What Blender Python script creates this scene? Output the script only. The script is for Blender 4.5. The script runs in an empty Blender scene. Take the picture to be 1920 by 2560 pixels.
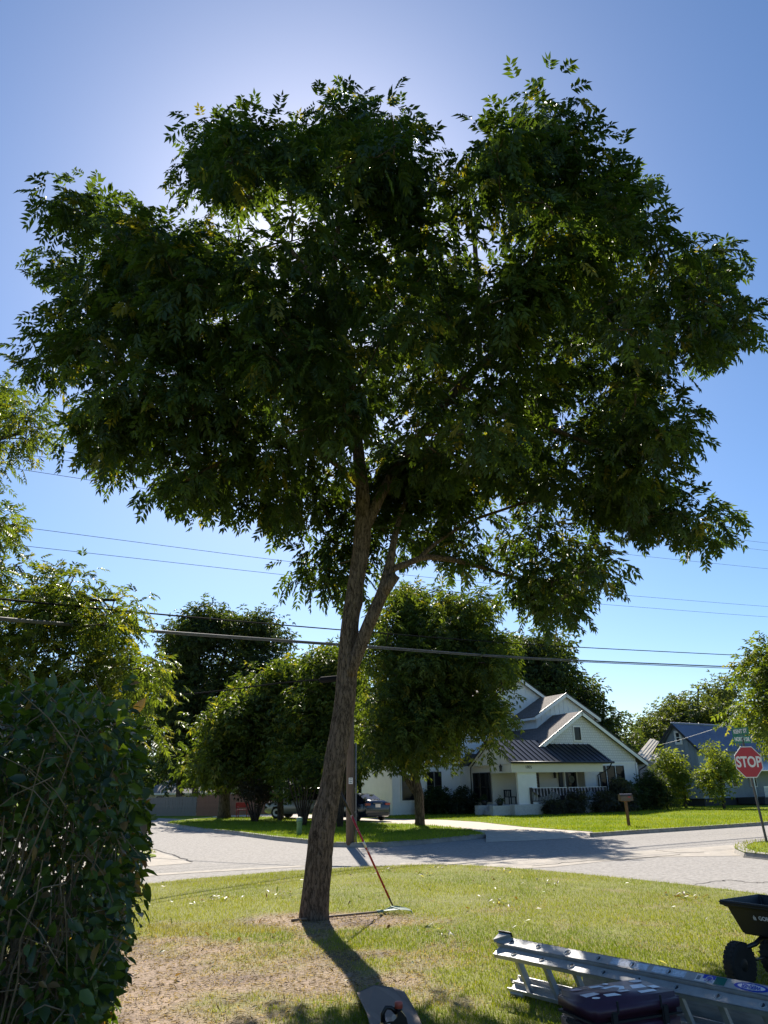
import bpy, bmesh, math, random
import numpy as np
from mathutils import Vector, Matrix, noise as mnoise

random.seed(7)
rng = np.random.default_rng(11)
S = bpy.context.scene
C = S.collection

# ---------------------------------------------------------------- camera
FOC = 1850.0
PITCH = math.atan(690 / FOC)
ROLL = math.radians(1.0)
CAM = np.array([0, 0, 1.7])
FW = np.array([0, math.cos(PITCH), math.sin(PITCH)])
_R0 = np.array([1.0, 0, 0]); _U0 = np.array([0, -math.sin(PITCH), math.cos(PITCH)])
RT = math.cos(ROLL) * _R0 - math.sin(ROLL) * _U0
UP = math.sin(ROLL) * _R0 + math.cos(ROLL) * _U0
cd = bpy.data.cameras.new('camera')
cam = bpy.data.objects.new('camera', cd); C.objects.link(cam)
cd.sensor_fit = 'VERTICAL'; cd.sensor_height = 24.0; cd.lens = 24.0 * FOC / 2560
cd.clip_start = 0.05; cd.clip_end = 2000
M = Matrix.Identity(4)
for i in range(3):
    M[i][0] = RT[i]; M[i][1] = UP[i]; M[i][2] = -FW[i]; M[i][3] = CAM[i]
cam.matrix_world = M
S.camera = cam

# ---------------------------------------------------------------- sky, sun, exposure
SUN_AZ = math.radians(-6.0)      # left of straight ahead
SUN_EL = math.radians(40.0)
W = bpy.data.worlds.new('World'); S.world = W; W.use_nodes = True
nt = W.node_tree; nt.nodes.clear()
wo = nt.nodes.new('ShaderNodeOutputWorld'); bg = nt.nodes.new('ShaderNodeBackground')
sk = nt.nodes.new('ShaderNodeTexSky'); sk.sky_type = 'NISHITA'; sk.sun_disc = False
sk.sun_elevation = SUN_EL; sk.sun_rotation = SUN_AZ
sk.air_density = 1.0; sk.dust_density = 0.9; sk.ozone_density = 4.0; sk.altitude = 800
bg.inputs['Strength'].default_value = 0.075
hs = nt.nodes.new('ShaderNodeHueSaturation'); hs.inputs['Saturation'].default_value = 1.15
nt.links.new(sk.outputs[0], hs.inputs['Color']); nt.links.new(hs.outputs[0], bg.inputs[0]); nt.links.new(bg.outputs[0], wo.inputs[0])
sd = bpy.data.lights.new('sun', 'SUN'); sd.energy = 5.0; sd.angle = math.radians(0.55); sd.color = (1, 0.93, 0.82)
sun = bpy.data.objects.new('sun', sd); C.objects.link(sun)
sdir = Vector((math.sin(SUN_AZ) * math.cos(SUN_EL), math.cos(SUN_AZ) * math.cos(SUN_EL), math.sin(SUN_EL)))
sun.rotation_euler = sdir.to_track_quat('Z', 'Y').to_euler(); sun.location = sdir * 60
S.view_settings.view_transform = 'Standard'; S.view_settings.look = 'None'
S.view_settings.exposure = 1.0; S.view_settings.gamma = 1.0
S.render.engine = 'CYCLES'
S.cycles.use_denoising = True
S.cycles.max_bounces = 6; S.cycles.diffuse_bounces = 3; S.cycles.glossy_bounces = 2
S.cycles.transmission_bounces = 4; S.cycles.transparent_max_bounces = 6
S.cycles.caustics_reflective = False; S.cycles.caustics_refractive = False

# ---------------------------------------------------------------- geometry of the view: pixel of the photograph -> place
def ray(px, py): return FW * FOC + RT * (px - 960) + UP * (1280 - py)
def P(px, py, D): d = ray(px, py); return CAM + d * (D / d[1])
def G(px, py, z=0.0): d = ray(px, py); return CAM + d * ((z - 1.7) / d[2])
HTH = math.radians(26); HU_ = np.array([math.cos(HTH), math.sin(HTH), 0]); HV_ = np.array([-math.sin(HTH), math.cos(HTH), 0])
HO = P(1290, 2030, 48.5); HO[2] = 0
def H(px, py, v):
    d = ray(px, py); t = (v - (CAM - HO) @ HV_) / (d @ HV_); q = CAM + d * t
    return (q - HO) @ HU_, q[2]

# ---------------------------------------------------------------- materials
MATS = {}
def mat(name, col, rough=0.7, var=0.0, scale=6.0, bump=0.0, bscale=40.0, metal=0.0, spec=0.5, col2=None, stretch=(1, 1, 1), coat=0.0, detail=5):
    if name in MATS: return MATS[name]
    m = bpy.data.materials.new(name); m.use_nodes = True; MATS[name] = m
    n = m.node_tree; b = n.nodes['Principled BSDF']; L = n.links.new
    b.inputs['Roughness'].default_value = rough; b.inputs['Metallic'].default_value = metal
    b.inputs['Specular IOR Level'].default_value = spec; b.inputs['Coat Weight'].default_value = coat
    b.inputs['Base Color'].default_value = (*col, 1)
    tc = n.nodes.new('ShaderNodeTexCoord'); mp = n.nodes.new('ShaderNodeMapping'); mp.inputs['Scale'].default_value = stretch
    L(tc.outputs['Object'], mp.inputs[0])
    if var > 0 or col2:
        nz = n.nodes.new('ShaderNodeTexNoise'); nz.inputs['Scale'].default_value = scale; nz.inputs['Detail'].default_value = detail
        nz.inputs['Roughness'].default_value = 0.65
        L(mp.outputs[0], nz.inputs['Vector'])
        r = n.nodes.new('ShaderNodeValToRGB'); L(nz.outputs[0], r.inputs[0])
        a = col2 if col2 else tuple(c * (1 - var) for c in col)
        z = col if col2 else tuple(min(1, c * (1 + var)) for c in col)
        r.color_ramp.elements[0].position = 0.32; r.color_ramp.elements[1].position = 0.68
        r.color_ramp.elements[0].color = (*a, 1); r.color_ramp.elements[1].color = (*z, 1)
        L(r.outputs[0], b.inputs['Base Color'])
    if bump > 0:
        nb = n.nodes.new('ShaderNodeTexNoise'); nb.inputs['Scale'].default_value = bscale; nb.inputs['Detail'].default_value = 6
        L(mp.outputs[0], nb.inputs['Vector'])
        bp = n.nodes.new('ShaderNodeBump'); bp.inputs['Strength'].default_value = bump; bp.inputs['Distance'].default_value = 0.02
        L(nb.outputs[0], bp.inputs['Height']); L(bp.outputs[0], b.inputs['Normal'])
    return m

def leafmat(name, trans=0.45, rough=0.42, spec=0.5, tint=(1.5, 1.35, 0.45)):
    m = bpy.data.materials.new(name); m.use_nodes = True; MATS[name] = m
    n = m.node_tree; L = n.links.new; b = n.nodes['Principled BSDF']; out = n.nodes['Material Output']
    at = n.nodes.new('ShaderNodeAttribute'); at.attribute_name = 'Col'
    L(at.outputs['Color'], b.inputs['Base Color']); b.inputs['Roughness'].default_value = rough
    b.inputs['Specular IOR Level'].default_value = spec
    tr = n.nodes.new('ShaderNodeBsdfTranslucent')
    mu = n.nodes.new('ShaderNodeMix'); mu.data_type = 'RGBA'; mu.blend_type = 'MULTIPLY'; mu.inputs[0].default_value = 1
    L(at.outputs['Color'], mu.inputs[6]); mu.inputs[7].default_value = (*tint, 1)
    L(mu.outputs[2], tr.inputs['Color'])
    mx = n.nodes.new('ShaderNodeMixShader'); mx.inputs[0].default_value = trans
    L(b.outputs[0], mx.inputs[1]); L(tr.outputs[0], mx.inputs[2]); L(mx.outputs[0], out.inputs['Surface'])
    return m

def attrmat(name, rough=0.9, bump=0.3, bscale=60, grain=0.25):
    m = bpy.data.materials.new(name); m.use_nodes = True; MATS[name] = m
    n = m.node_tree; L = n.links.new; b = n.nodes['Principled BSDF']
    at = n.nodes.new('ShaderNodeAttribute'); at.attribute_name = 'Col'
    tc = n.nodes.new('ShaderNodeTexCoord')
    nz = n.nodes.new('ShaderNodeTexNoise'); nz.inputs['Scale'].default_value = bscale; nz.inputs['Detail'].default_value = 6
    L(tc.outputs['Object'], nz.inputs['Vector'])
    r = n.nodes.new('ShaderNodeMapRange'); L(nz.outputs[0], r.inputs[0]); r.inputs[1].default_value = 0.3; r.inputs[2].default_value = 0.7
    r.inputs[3].default_value = 1 - grain; r.inputs[4].default_value = 1 + grain
    mu = n.nodes.new('ShaderNodeMix'); mu.data_type = 'RGBA'; mu.blend_type = 'MULTIPLY'; mu.inputs[0].default_value = 1
    L(at.outputs['Color'], mu.inputs[6]); L(r.outputs[0], mu.inputs[7]); L(mu.outputs[2], b.inputs['Base Color'])
    bp = n.nodes.new('ShaderNodeBump'); bp.inputs['Strength'].default_value = bump; bp.inputs['Distance'].default_value = 0.02
    L(nz.outputs[0], bp.inputs['Height']); L(bp.outputs[0], b.inputs['Normal']); b.inputs['Roughness'].default_value = rough
    return m

def barkmat(name, c1, c2, sc=14.0):
    m = bpy.data.materials.new(name); m.use_nodes = True; MATS[name] = m
    n = m.node_tree; L = n.links.new; b = n.nodes['Principled BSDF']; b.inputs['Roughness'].default_value = 0.95
    b.inputs['Specular IOR Level'].default_value = 0.15
    tc = n.nodes.new('ShaderNodeTexCoord'); mp = n.nodes.new('ShaderNodeMapping'); mp.inputs['Scale'].default_value = (1, 1, 0.22)
    L(tc.outputs['Object'], mp.inputs[0])
    nz = n.nodes.new('ShaderNodeTexNoise'); nz.inputs['Scale'].default_value = sc * 2.2; nz.inputs['Detail'].default_value = 7; nz.inputs['Roughness'].default_value = 0.7
    L(mp.outputs[0], nz.inputs['Vector'])
    vo = n.nodes.new('ShaderNodeTexVoronoi'); vo.feature = 'DISTANCE_TO_EDGE'; vo.inputs['Scale'].default_value = sc * 1.5
    ad = n.nodes.new('ShaderNodeMix'); ad.data_type = 'RGBA'; ad.inputs[0].default_value = 0.12
    L(mp.outputs[0], ad.inputs[6]); L(nz.outputs['Color'], ad.inputs[7]); L(ad.outputs[2], vo.inputs['Vector'])
    mt = n.nodes.new('ShaderNodeMath'); mt.operation = 'MULTIPLY_ADD'; mt.inputs[1].default_value = 1.6; L(vo.outputs['Distance'], mt.inputs[0]); L(nz.outputs[0], mt.inputs[2])
    r = n.nodes.new('ShaderNodeValToRGB'); L(mt.outputs[0], r.inputs[0]); r.color_ramp.elements[0].position = 0.42; r.color_ramp.elements[1].position = 0.85
    r.color_ramp.elements[0].color = (*c1, 1); r.color_ramp.elements[1].color = (*c2, 1); L(r.outputs[0], b.inputs['Base Color'])
    bp = n.nodes.new('ShaderNodeBump'); bp.inputs['Strength'].default_value = 0.9; bp.inputs['Distance'].default_value = 0.03
    L(mt.outputs[0], bp.inputs['Height']); L(bp.outputs[0], b.inputs['Normal'])
    return m

def brickmat(name, c1, c2, mortar, w, h, rough=0.9, off=0.5, axes='UV'):
    """rows of shingles: brick texture over the object's own surface coordinates"""
    m = bpy.data.materials.new(name); m.use_nodes = True; MATS[name] = m
    n = m.node_tree; L = n.links.new; b = n.nodes['Principled BSDF']; b.inputs['Roughness'].default_value = rough
    tc = n.nodes.new('ShaderNodeTexCoord'); sx = n.nodes.new('ShaderNodeSeparateXYZ'); cb = n.nodes.new('ShaderNodeCombineXYZ')
    L(tc.outputs['Object'], sx.inputs[0]); L(sx.outputs['XYZ'.index(axes[0]) if axes != 'UV' else 1], cb.inputs[0])
    L(sx.outputs['XYZ'.index(axes[1]) if axes != 'UV' else 2], cb.inputs[1])
    br = n.nodes.new('ShaderNodeTexBrick'); L(cb.outputs[0], br.inputs['Vector'])
    br.inputs['Color1'].default_value = (*c1, 1); br.inputs['Color2'].default_value = (*c2, 1); br.inputs['Mortar'].default_value = (*mortar, 1)
    br.inputs['Scale'].default_value = 1; br.inputs['Mortar Size'].default_value = 0.012; br.inputs['Brick Width'].default_value = w; br.inputs['Row Height'].default_value = h
    L(br.outputs['Color'], b.inputs['Base Color'])
    bp = n.nodes.new('ShaderNodeBump'); bp.inputs['Strength'].default_value = 0.5; bp.inputs['Distance'].default_value = 0.02; bp.invert = True
    L(br.outputs['Fac'], bp.inputs['Height']); L(bp.outputs[0], b.inputs['Normal'])
    return m

# ---------------------------------------------------------------- object helpers
def tag(o, label=None, cat=None, group=None, kind=None):
    if label: o['label'] = label
    if cat: o['category'] = cat
    if group: o['group'] = group
    if kind: o['kind'] = kind
    return o
def origin(o):
    p = Vector((0, 0, 0))
    while o is not None: p += o.location; o = o.parent
    return p
def thing(name, loc, label, cat, group=None, rz=0.0):
    o = bpy.data.objects.new(name, None); C.objects.link(o); o.location = Vector([float(c) for c in loc]); o.rotation_euler = (0, 0, rz)
    o.empty_display_size = 0.2
    return tag(o, label, cat, group)
def link(name, me, parent=None, m=None):
    o = bpy.data.objects.new(name, me); C.objects.link(o); o.parent = parent
    if m is not None and not me.materials: me.materials.append(m)
    return o
def clone(o, parent, loc=None, rot=None):
    c = o.copy(); C.objects.link(c); c.parent = parent
    if loc is not None: c.location = loc
    if rot is not None: c.rotation_euler = rot
    return c
def clone_tree(o, parent=None):
    c = o.copy(); C.objects.link(c); c.parent = parent
    for ch in list(o.children): clone_tree(ch, c)
    return c

class MB:
    def __init__(s): s.v = []; s.f = []; s.sm = False
    def add(s, vs, fs):
        b = len(s.v); s.v += [tuple(float(c) for c in v) for v in vs]; s.f += [tuple(i + b for i in f) for f in fs]; return s
    def box(s, c, d, rz=0.0, R=None, bev=0.0):
        hx, hy, hz = [k / 2 for k in d]
        if bev > 0:
            bev = min(bev, hx * .9, hy * .9, hz * .9); vs = []; 
            bm = bmesh.new(); bmesh.ops.create_cube(bm, size=1); 
            for v in bm.verts: v.co = Vector((v.co.x * d[0], v.co.y * d[1], v.co.z * d[2]))
            bmesh.ops.bevel(bm, geom=bm.edges[:], offset=bev, segments=2, affect='EDGES')
            bm.verts.index_update(); vs = [v.co.copy() for v in bm.verts]; fs = [[v.index for v in f.verts] for f in bm.faces]; bm.free()
        else:
            vs = [Vector((x * hx, y * hy, z * hz)) for x, y, z in ((-1,-1,-1),(1,-1,-1),(1,1,-1),(-1,1,-1),(-1,-1,1),(1,-1,1),(1,1,1),(-1,1,1))]
            fs = [(3,2,1,0),(4,5,6,7),(0,1,5,4),(1,2,6,5),(2,3,7,6),(3,0,4,7)]
        Rm = R if R is not None else Matrix.Rotation(rz, 3, 'Z')
        cc = Vector([float(k) for k in c])
        return s.add([Rm @ v + cc for v in vs], fs)
    def bar(s, a, b, w, h, up=(0, 0, 1)):
        a = Vector([float(k) for k in a]); b = Vector([float(k) for k in b]); x = (b - a).normalized(); z = Vector(up); z = (z - x * z.dot(x)).normalized(); y = z.cross(x)
        return s.box((a + b) / 2, ((b - a).length, w, h), R=Matrix((x, y, z)).transposed())
    def tube(s, path, rad, n=8, cap=True, ridge=None):
        path = [Vector([float(k) for k in p]) for p in path]; m = len(path)
        rad = [rad] * m if not hasattr(rad, '__len__') else rad
        base = len(s.v); pr = None; vs = []
        for i in range(m):
            t = (path[min(i + 1, m - 1)] - path[max(i - 1, 0)])
            t = t.normalized() if t.length > 1e-9 else Vector((0, 0, 1))
            if pr is None:
                q = Vector((1, 0, 0)) if abs(t.x) < .9 else Vector((0, 1, 0))
            else: q = pr
            x = (q - t * q.dot(t)).normalized(); y = t.cross(x); pr = x
            for k in range(n):
                a = 2 * math.pi * k / n; r = rad[i]
                if ridge: r *= ridge(a, i)
                vs.append(path[i] + (x * math.cos(a) + y * math.sin(a)) * r)
        fs = [(i * n + k, i * n + (k + 1) % n, (i + 1) * n + (k + 1) % n, (i + 1) * n + k) for i in range(m - 1) for k in range(n)]
        if cap: fs += [tuple(range(n - 1, -1, -1)), tuple((m - 1) * n + k for k in range(n))]
        return s.add(vs, fs)
    def lathe(s, prof, c, n=20, axis='Z', R=None):
        vs = []; fs = []
        for (r, h) in prof:
            for k in range(n):
                a = 2 * math.pi * k / n; p = Vector((r * math.cos(a), r * math.sin(a), h))
                if axis == 'X': p = Vector((p.z, p.x, p.y))
                if axis == 'Y': p = Vector((p.x, p.z, p.y))
                if R is not None: p = R @ p
                vs.append(p + Vector([float(k_) for k_ in c]))
        m = len(prof)
        for i in range(m - 1):
            for k in range(n): fs.append((i * n + k, i * n + (k + 1) % n, (i + 1) * n + (k + 1) % n, (i + 1) * n + k))
        fs += [tuple(range(n)), tuple((m - 1) * n + k for k in range(n))]
        return s.add(vs, fs)
    def prism(s, poly, vec):
        n = len(poly); v = Vector([float(k) for k in vec]); a = [Vector([float(k) for k in p]) for p in poly]
        return s.add(a + [p + v for p in a], [tuple(range(n)), tuple(range(2 * n - 1, n - 1, -1))] + [(i, i + n, (i + 1) % n + n, (i + 1) % n) for i in range(n)])
    def quad(s, *ps): return s.add(ps, [tuple(range(len(ps)))])
    def mesh(s, name, off=(0, 0, 0), smooth=False):
        me = bpy.data.meshes.new(name); o = Vector(off)
        me.from_pydata([Vector(v) - o for v in s.v], [], s.f)
        bm = bmesh.new(); bm.from_mesh(me); bmesh.ops.recalc_face_normals(bm, faces=bm.faces[:]); bm.to_mesh(me); bm.free()
        if smooth:
            for p in me.polygons: p.use_smooth = True
        return me
    def build(s, name, m, parent=None, smooth=False, local=False):
        off = (0, 0, 0) if (local or parent is None) else origin(parent)
        return link(name, s.mesh(name, off, smooth), parent, m)

def npmesh(name, V, T, m, parent=None, col=None, smooth=False, local=False):
    V = np.asarray(V, dtype=np.float32); T = np.asarray(T, dtype=np.int32)
    if parent is not None and not local: V = V - np.array(origin(parent), dtype=np.float32)
    me = bpy.data.meshes.new(name); k = T.shape[1]
    me.vertices.add(len(V)); me.vertices.foreach_set('co', V.ravel())
    me.loops.add(T.size); me.loops.foreach_set('vertex_index', T.ravel())
    me.polygons.add(len(T)); me.polygons.foreach_set('loop_start', np.arange(0, T.size, k, dtype=np.int32))
    me.polygons.foreach_set('loop_total', np.full(len(T), k, dtype=np.int32))
    if smooth: me.polygons.foreach_set('use_smooth', np.ones(len(T), dtype=bool))
    me.update(calc_edges=True)
    if col is not None:
        ca = me.color_attributes.new('Col', 'FLOAT_COLOR', 'POINT')
        ca.data.foreach_set('color', np.concatenate([col, np.ones((len(col), 1))], 1).astype(np.float32).ravel())
    return link(name, me, parent, m)

def text_part(name, body, size, m, parent, mtx, extrude=0.001, bold=0.0, sx=1.0):
    cu = bpy.data.curves.new(name, 'FONT'); cu.body = body; cu.size = size; cu.extrude = extrude; cu.offset = bold
    cu.align_x = 'CENTER'; cu.align_y = 'CENTER'
    to = bpy.data.objects.new(name, cu); C.objects.link(to)
    dg = bpy.context.evaluated_depsgraph_get(); me = bpy.data.meshes.new_from_object(to.evaluated_get(dg))
    bpy.data.objects.remove(to)
    me.transform(mtx @ Matrix.Diagonal((sx, 1, 1, 1))); me.name = name
    return link(name, me, parent, m)

def unit(a): return a / np.maximum(np.linalg.norm(a, axis=-1, keepdims=True), 1e-9)
def inpoly(x, y, poly):
    poly = np.asarray(poly, float); r = np.zeros(x.shape, bool); n = len(poly); j = n - 1
    for i in range(n):
        xi, yi = poly[i]; xj, yj = poly[j]
        c = ((yi > y) != (yj > y)) & (x < (xj - xi) * (y - yi) / (yj - yi + 1e-12) + xi); r ^= c; j = i
    return r
VS = 1920 / 1659.0
def vp(pts): return [(x * VS, y * VS) for x, y in pts]
def fbm(x, y, s=1.0, oct=3):
    out = np.zeros(len(x))
    for i in range(len(x)): out[i] = mnoise.fractal(Vector((x[i] * s, y[i] * s, 3.3)), 1.0, 2.0, oct)
    return out

# ---------------------------------------------------------------- leaves
def leaf_tris(pos, d, n, Ln, Wd, fold=0.25, droop=0.15):
    """folded pointed leaflets: base, right, left, tip"""
    s = unit(np.cross(d, n)); n = np.cross(s, d)
    Ln = Ln[:, None]; Wd = Wd[:, None]
    mid = pos + d * Ln * 0.42
    V = np.stack([pos, mid + s * Wd * .5 + n * Wd * fold, mid - s * Wd * .5 + n * Wd * fold, pos + d * Ln - n * Ln * droop], 1)
    N = len(pos); b = (np.arange(N) * 4)[:, None]
    T = np.concatenate([b + [0, 1, 3], b + [0, 3, 2]], 0)
    return V.reshape(-1, 3), T
def rand_dirs(n): return unit(rng.normal(size=(n, 3)))
def sprigs(pos, out, L, pairs, ll, lw, droop=0.35, colfn=None, spread=0.6):
    """compound leaves / twigs: leaflets in pairs along a drooping axis"""
    N = len(pos)
    ax = unit(out + rand_dirs(N) * spread + np.array([0, 0, -droop]))
    nr = unit(np.array([0, 0, 1.0]) + rand_dirs(N) * 0.55); sd_ = unit(np.cross(ax, nr)); nr = np.cross(sd_, ax)
    Ls = L * rng.uniform(.7, 1.2, N); cols = colfn(N, pos)
    VV = []; TT = []; CC = []; base = 0
    K = pairs * 2 + 1
    for k in range(K):
        if k == K - 1: t = 1.0; sgn = 0; phi = 0
        else: t = 0.25 + 0.72 * (k // 2) / max(1, pairs - 1) if pairs > 1 else .5; sgn = 1 if k % 2 else -1; phi = 0.95
        p = pos + ax * (Ls * t)[:, None] + np.array([0, 0, -1.0]) * (Ls * t * t * 0.25)[:, None]
        ph = phi * rng.uniform(.75, 1.2, N)[:, None]
        d = ax * np.cos(ph) + sd_ * sgn * np.sin(ph) + np.array([0, 0, -1.0]) * rng.uniform(.05, .55, N)[:, None]
        d = unit(d); nn = unit(nr + rand_dirs(N) * 0.35)
        sz = ll * rng.uniform(.75, 1.25, N) * (0.8 + .35 * math.sin(math.pi * min(1, .3 + .6 * k / K)))
        V, T = leaf_tris(p, d, nn, sz, sz * lw / ll)
        VV.append(V); TT.append(T + base); base += len(V)
        CC.append(np.repeat(cols * rng.uniform(.82, 1.18, N)[:, None], 4, 0))
    return np.concatenate(VV), np.concatenate(TT), np.concatenate(CC)

def colmix(dark, light, yellow=None, py=0.08):
    dark = np.array(dark); light = np.array(light)
    def fn(N, pos):
        t = rng.random(N)[:, None] ** 1.3
        c = dark * (1 - t) + light * t
        if yellow is not None:
            m = rng.random(N) < py; c[m] = np.array(yellow)
        return c
    return fn

def clumps_in(poly, n, D0, Dh, margin=0.0, holes=(), hole_p=0.1, Dfn=None, mind=0.0):
    """clump centres: seen inside the outline, each at its own depth"""
    poly = np.array(poly); lo = poly.min(0); hi = poly.max(0); out = []; pts = []
    tries = 0
    while len(out) < n and tries < 400:
        tries += 1
        x = rng.uniform(lo[0], hi[0], 400); y = rng.uniform(lo[1], hi[1], 400)
        ok = inpoly(x, y, poly)
        if margin > 0:
            for a in range(8): ok &= inpoly(x + margin * math.cos(a * .785), y + margin * math.sin(a * .785), poly)
        for i in np.nonzero(ok)[0]:
            h = False
            for (hx, hy, hr) in holes:
                if (x[i] - hx) ** 2 + (y[i] - hy) ** 2 < hr * hr: h = True; break
            if h and rng.random() > hole_p: continue
            if Dfn: D = Dfn(x[i], y[i])
            else: D = D0 + Dh * rng.uniform(-1, 1)
            if D is None: continue
            q = P(x[i], y[i], D)
            if mind and len(pts) and min(((q - w) ** 2).sum() for w in out[-250:]) < mind * mind: 
                if rng.random() < .8: continue
            out.append(q); pts.append((x[i], y[i]))
            if len(out) >= n: break
    return np.array(out)

def spread(lb, k, r):
    o = np.repeat(lb, k, 0); n = len(o); d = rand_dirs(n) * (rng.random(n) ** .45)[:, None] * r; d[:, 2] *= .6; return o + d

def branch_net(mb, limbs, centres, r_tip=0.006, k=0.011, n=5, droop=0.12, rmax=0.09):
    """join every clump to the nearest point of the limbs with a bent, tapering branch"""
    nodes = np.array([p for l in limbs for p in l]); 
    dist = np.array([np.linalg.norm(nodes - c, axis=1).min() for c in centres])
    for i in np.argsort(dist):
        c = centres[i]; d = np.linalg.norm(nodes - c, axis=1) + np.maximum(0, nodes[:, 2] - c[2]) * .7
        a = nodes[d.argmin()]; L = np.linalg.norm(c - a)
        if L < 0.12: continue
        side = rng.normal(size=3) * L * .09
        ctl = (a + c) / 2 + side + np.array([0, 0, L * droop])
        m = 5 if L > .8 else 4
        pts = [a * (1 - t) ** 2 + ctl * 2 * t * (1 - t) + c * t * t for t in np.linspace(0, 1, m)]
        pts = [pts[0]] + [q + rng.normal(size=3) * L * .018 for q in pts[1:-1]] + [pts[-1]]
        r0 = min(rmax, r_tip + k * L)
        mb.tube(pts, list(np.linspace(r0, r_tip, m)), n=n, cap=False)
        nodes = np.concatenate([nodes, np.array(pts[1:])])

def crown(name, centres, parent, m, per, rad, L, pairs, ll, lw, colfn, flat=0.7, droop=.35, mids=None):
    per_ = rng.poisson(per, len(centres)); idx = np.repeat(np.arange(len(centres)), per_); N = len(idx)
    off = rand_dirs(N) * (rng.random(N) ** 0.5)[:, None] * rad * rng.uniform(.75, 1.25, len(centres))[idx][:, None]; off[:, 2] *= flat
    V, T, K = sprigs(centres[idx] + off, unit(off + 1e-6) * .9, L, pairs, ll, lw, droop, colfn)
    o = npmesh(name, V, T, m, parent, K); o['kind'] = 'stuff'
    return o

# ---------------------------------------------------------------- shared materials
M_LEAF = leafmat('pecan_leaf', .46, .45, .4, (1.9, 1.7, .4))
M_LEAF_FAR = leafmat('tree_leaf', .44, .55, .3, (1.9, 1.7, .4))
M_HEDGE = leafmat('hedge_leaf', .42, .30, .6, (2.3, 2.2, .4))
M_GRASS = leafmat('grass_blade', .38, .6, .15, (1.35, 1.3, .55))
M_BARK = barkmat('pecan_bark', (.028, .019, .013), (.27, .19, .138))
M_BARK2 = barkmat('tree_bark', (.022, .017, .014), (.115, .09, .072), 8)
M_TWIG = mat('twig', (.10, .075, .05), .9, .3, 20)
M_ASPH = mat('asphalt', (.385, .36, .335), .95, .22, 13, .8, 28, col2=(.20, .187, .175), spec=.15, detail=12)
M_CONC = mat('concrete', (.54, .475, .395), .9, 0, 3, .3, 60, col2=(.40, .35, .29), spec=.2, detail=8)
M_GUTTER = mat('gutter_concrete', (.43, .385, .33), .92, 0, 4, .4, 50, col2=(.30, .27, .235), spec=.2, detail=9)
M_KERB = mat('kerb_concrete', (.36, .33, .29), .88, 0, 3, .4, 60, col2=(.22, .20, .175))
M_SOIL = attrmat('lawn_soil', .95, 1.0, 30, .45)
M_LAWN = mat('far_lawn', (.19, .24, .022), .95, 0, 2.2, .8, 35, col2=(.12, .165, .018), spec=.1)
M_WHITE = mat('white_paint', (.80, .80, .78), .6, .04, 2)
M_WHITE2 = mat('white_trim', (.82, .82, .80), .5, .03, 2)
M_BLACK = mat('black_metal', (.012, .013, .016), .4, 0)
M_GLASS = mat('window_glass', (.010, .012, .015), .08, 0, spec=.3)

# ================================================================ THE GROUND
def sheet(name, pts, z, m, kind='structure'):
    me = bpy.data.meshes.new(name); bm = bmesh.new()
    vs = [bm.verts.new((float(p[0]), float(p[1]), z)) for p in pts]; f = bm.faces.new(vs); 
    bmesh.ops.triangulate(bm, faces=[f]); bmesh.ops.recalc_face_normals(bm, faces=bm.faces[:])
    for f in bm.faces:
        if f.normal.z < 0: f.normal_flip()
    bm.to_mesh(me); bm.free()
    return tag(link(name, me, None, m), kind=kind)
ROAD_Z = -0.13
# terrain: one sheet to the horizon, falling away a little beyond the fence on the left
gx = np.concatenate([[-900, -300], np.linspace(-120, 120, 49), [300, 900]]); gy = np.concatenate([[-60, -10, 20, 40, 50], np.linspace(58, 130, 25), [250, 500, 1200]])
def sm(a, b, t): t = np.clip((t - a) / (b - a), 0, 1); return t * t * (3 - 2 * t)
GX, GY = np.meshgrid(gx, gy, indexing='ij')
def terrain_z(x, y): return -0.17 - 1.1 * sm(67, 82, y) * sm(2, -8, x)
V = np.stack([GX, GY, terrain_z(GX, GY)], -1).reshape(-1, 3); ny = len(gy)
T = np.array([(i * ny + j, (i + 1) * ny + j, (i + 1) * ny + j + 1, i * ny + j + 1) for i in range(len(gx) - 1) for j in range(ny - 1)])
tag(npmesh('ground', V, T, M_LAWN), kind='structure')

sheet('road', [(-60, 5), (60, 5), (60, 40), (20, 46), (-4, 44), (-30, 75), (-60, 75)], ROAD_Z, M_ASPH)

# our lawn: edge towards the road
EDGE_PX = [(-1500, 2420), (-600, 2300), (0, 2243), (330, 2214), (480, 2197), (700, 2179), (900, 2167), (1060, 2161), (1180, 2163), (1350, 2175), (1550, 2194), (1750, 2215), (1920, 2237), (2500, 2330), (3600, 2500)]
EDGE = np.array([G(x, y)[:2] for x, y in EDGE_PX]); EDGE = EDGE[np.argsort(EDGE[:, 0])]
def edge_y(x): return np.interp(x, EDGE[:, 0], EDGE[:, 1])
def dry_mask(x, y):
    """how bare and dry the lawn is here, 0 to 1 (seen in the photograph: bare earth left of the trunk and round its foot)"""
    nz = fbm(x, y, 1.1, 4) * .55 + fbm(x + 40, y, 4.0, 3) * .28
    e = np.sqrt(((x + 2.75) / 2.35) ** 2 + ((y - 8.1) / 2.6) ** 2)
    d1 = 1.2 - e + nz * 1.15
    d2 = 1.25 - np.sqrt((x + 0.75) ** 2 / 1.9 + (y - 11.5) ** 2 / .55) + nz * .6
    d3 = .55 - np.sqrt(((x - 0.2) / 1.5) ** 2 + ((y - 8.2) / 1.6) ** 2) + nz * .8
    d4 = -.1 + nz * .75 - np.abs(x - 3) * .02
    yel = .95 - np.sqrt(((x + 2.6) / 1.3) ** 2 + ((y - 10.9) / .45) ** 2)        # a strip of yellow grass stays
    m = np.clip(np.maximum.reduce([d1, d2, d3, d4]) * 1.6, 0, 1)
    yel = yel + nz * .9
    return np.where(yel > 0, m * (1 - np.clip(yel * 2.5, 0, .75)), m)
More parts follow.
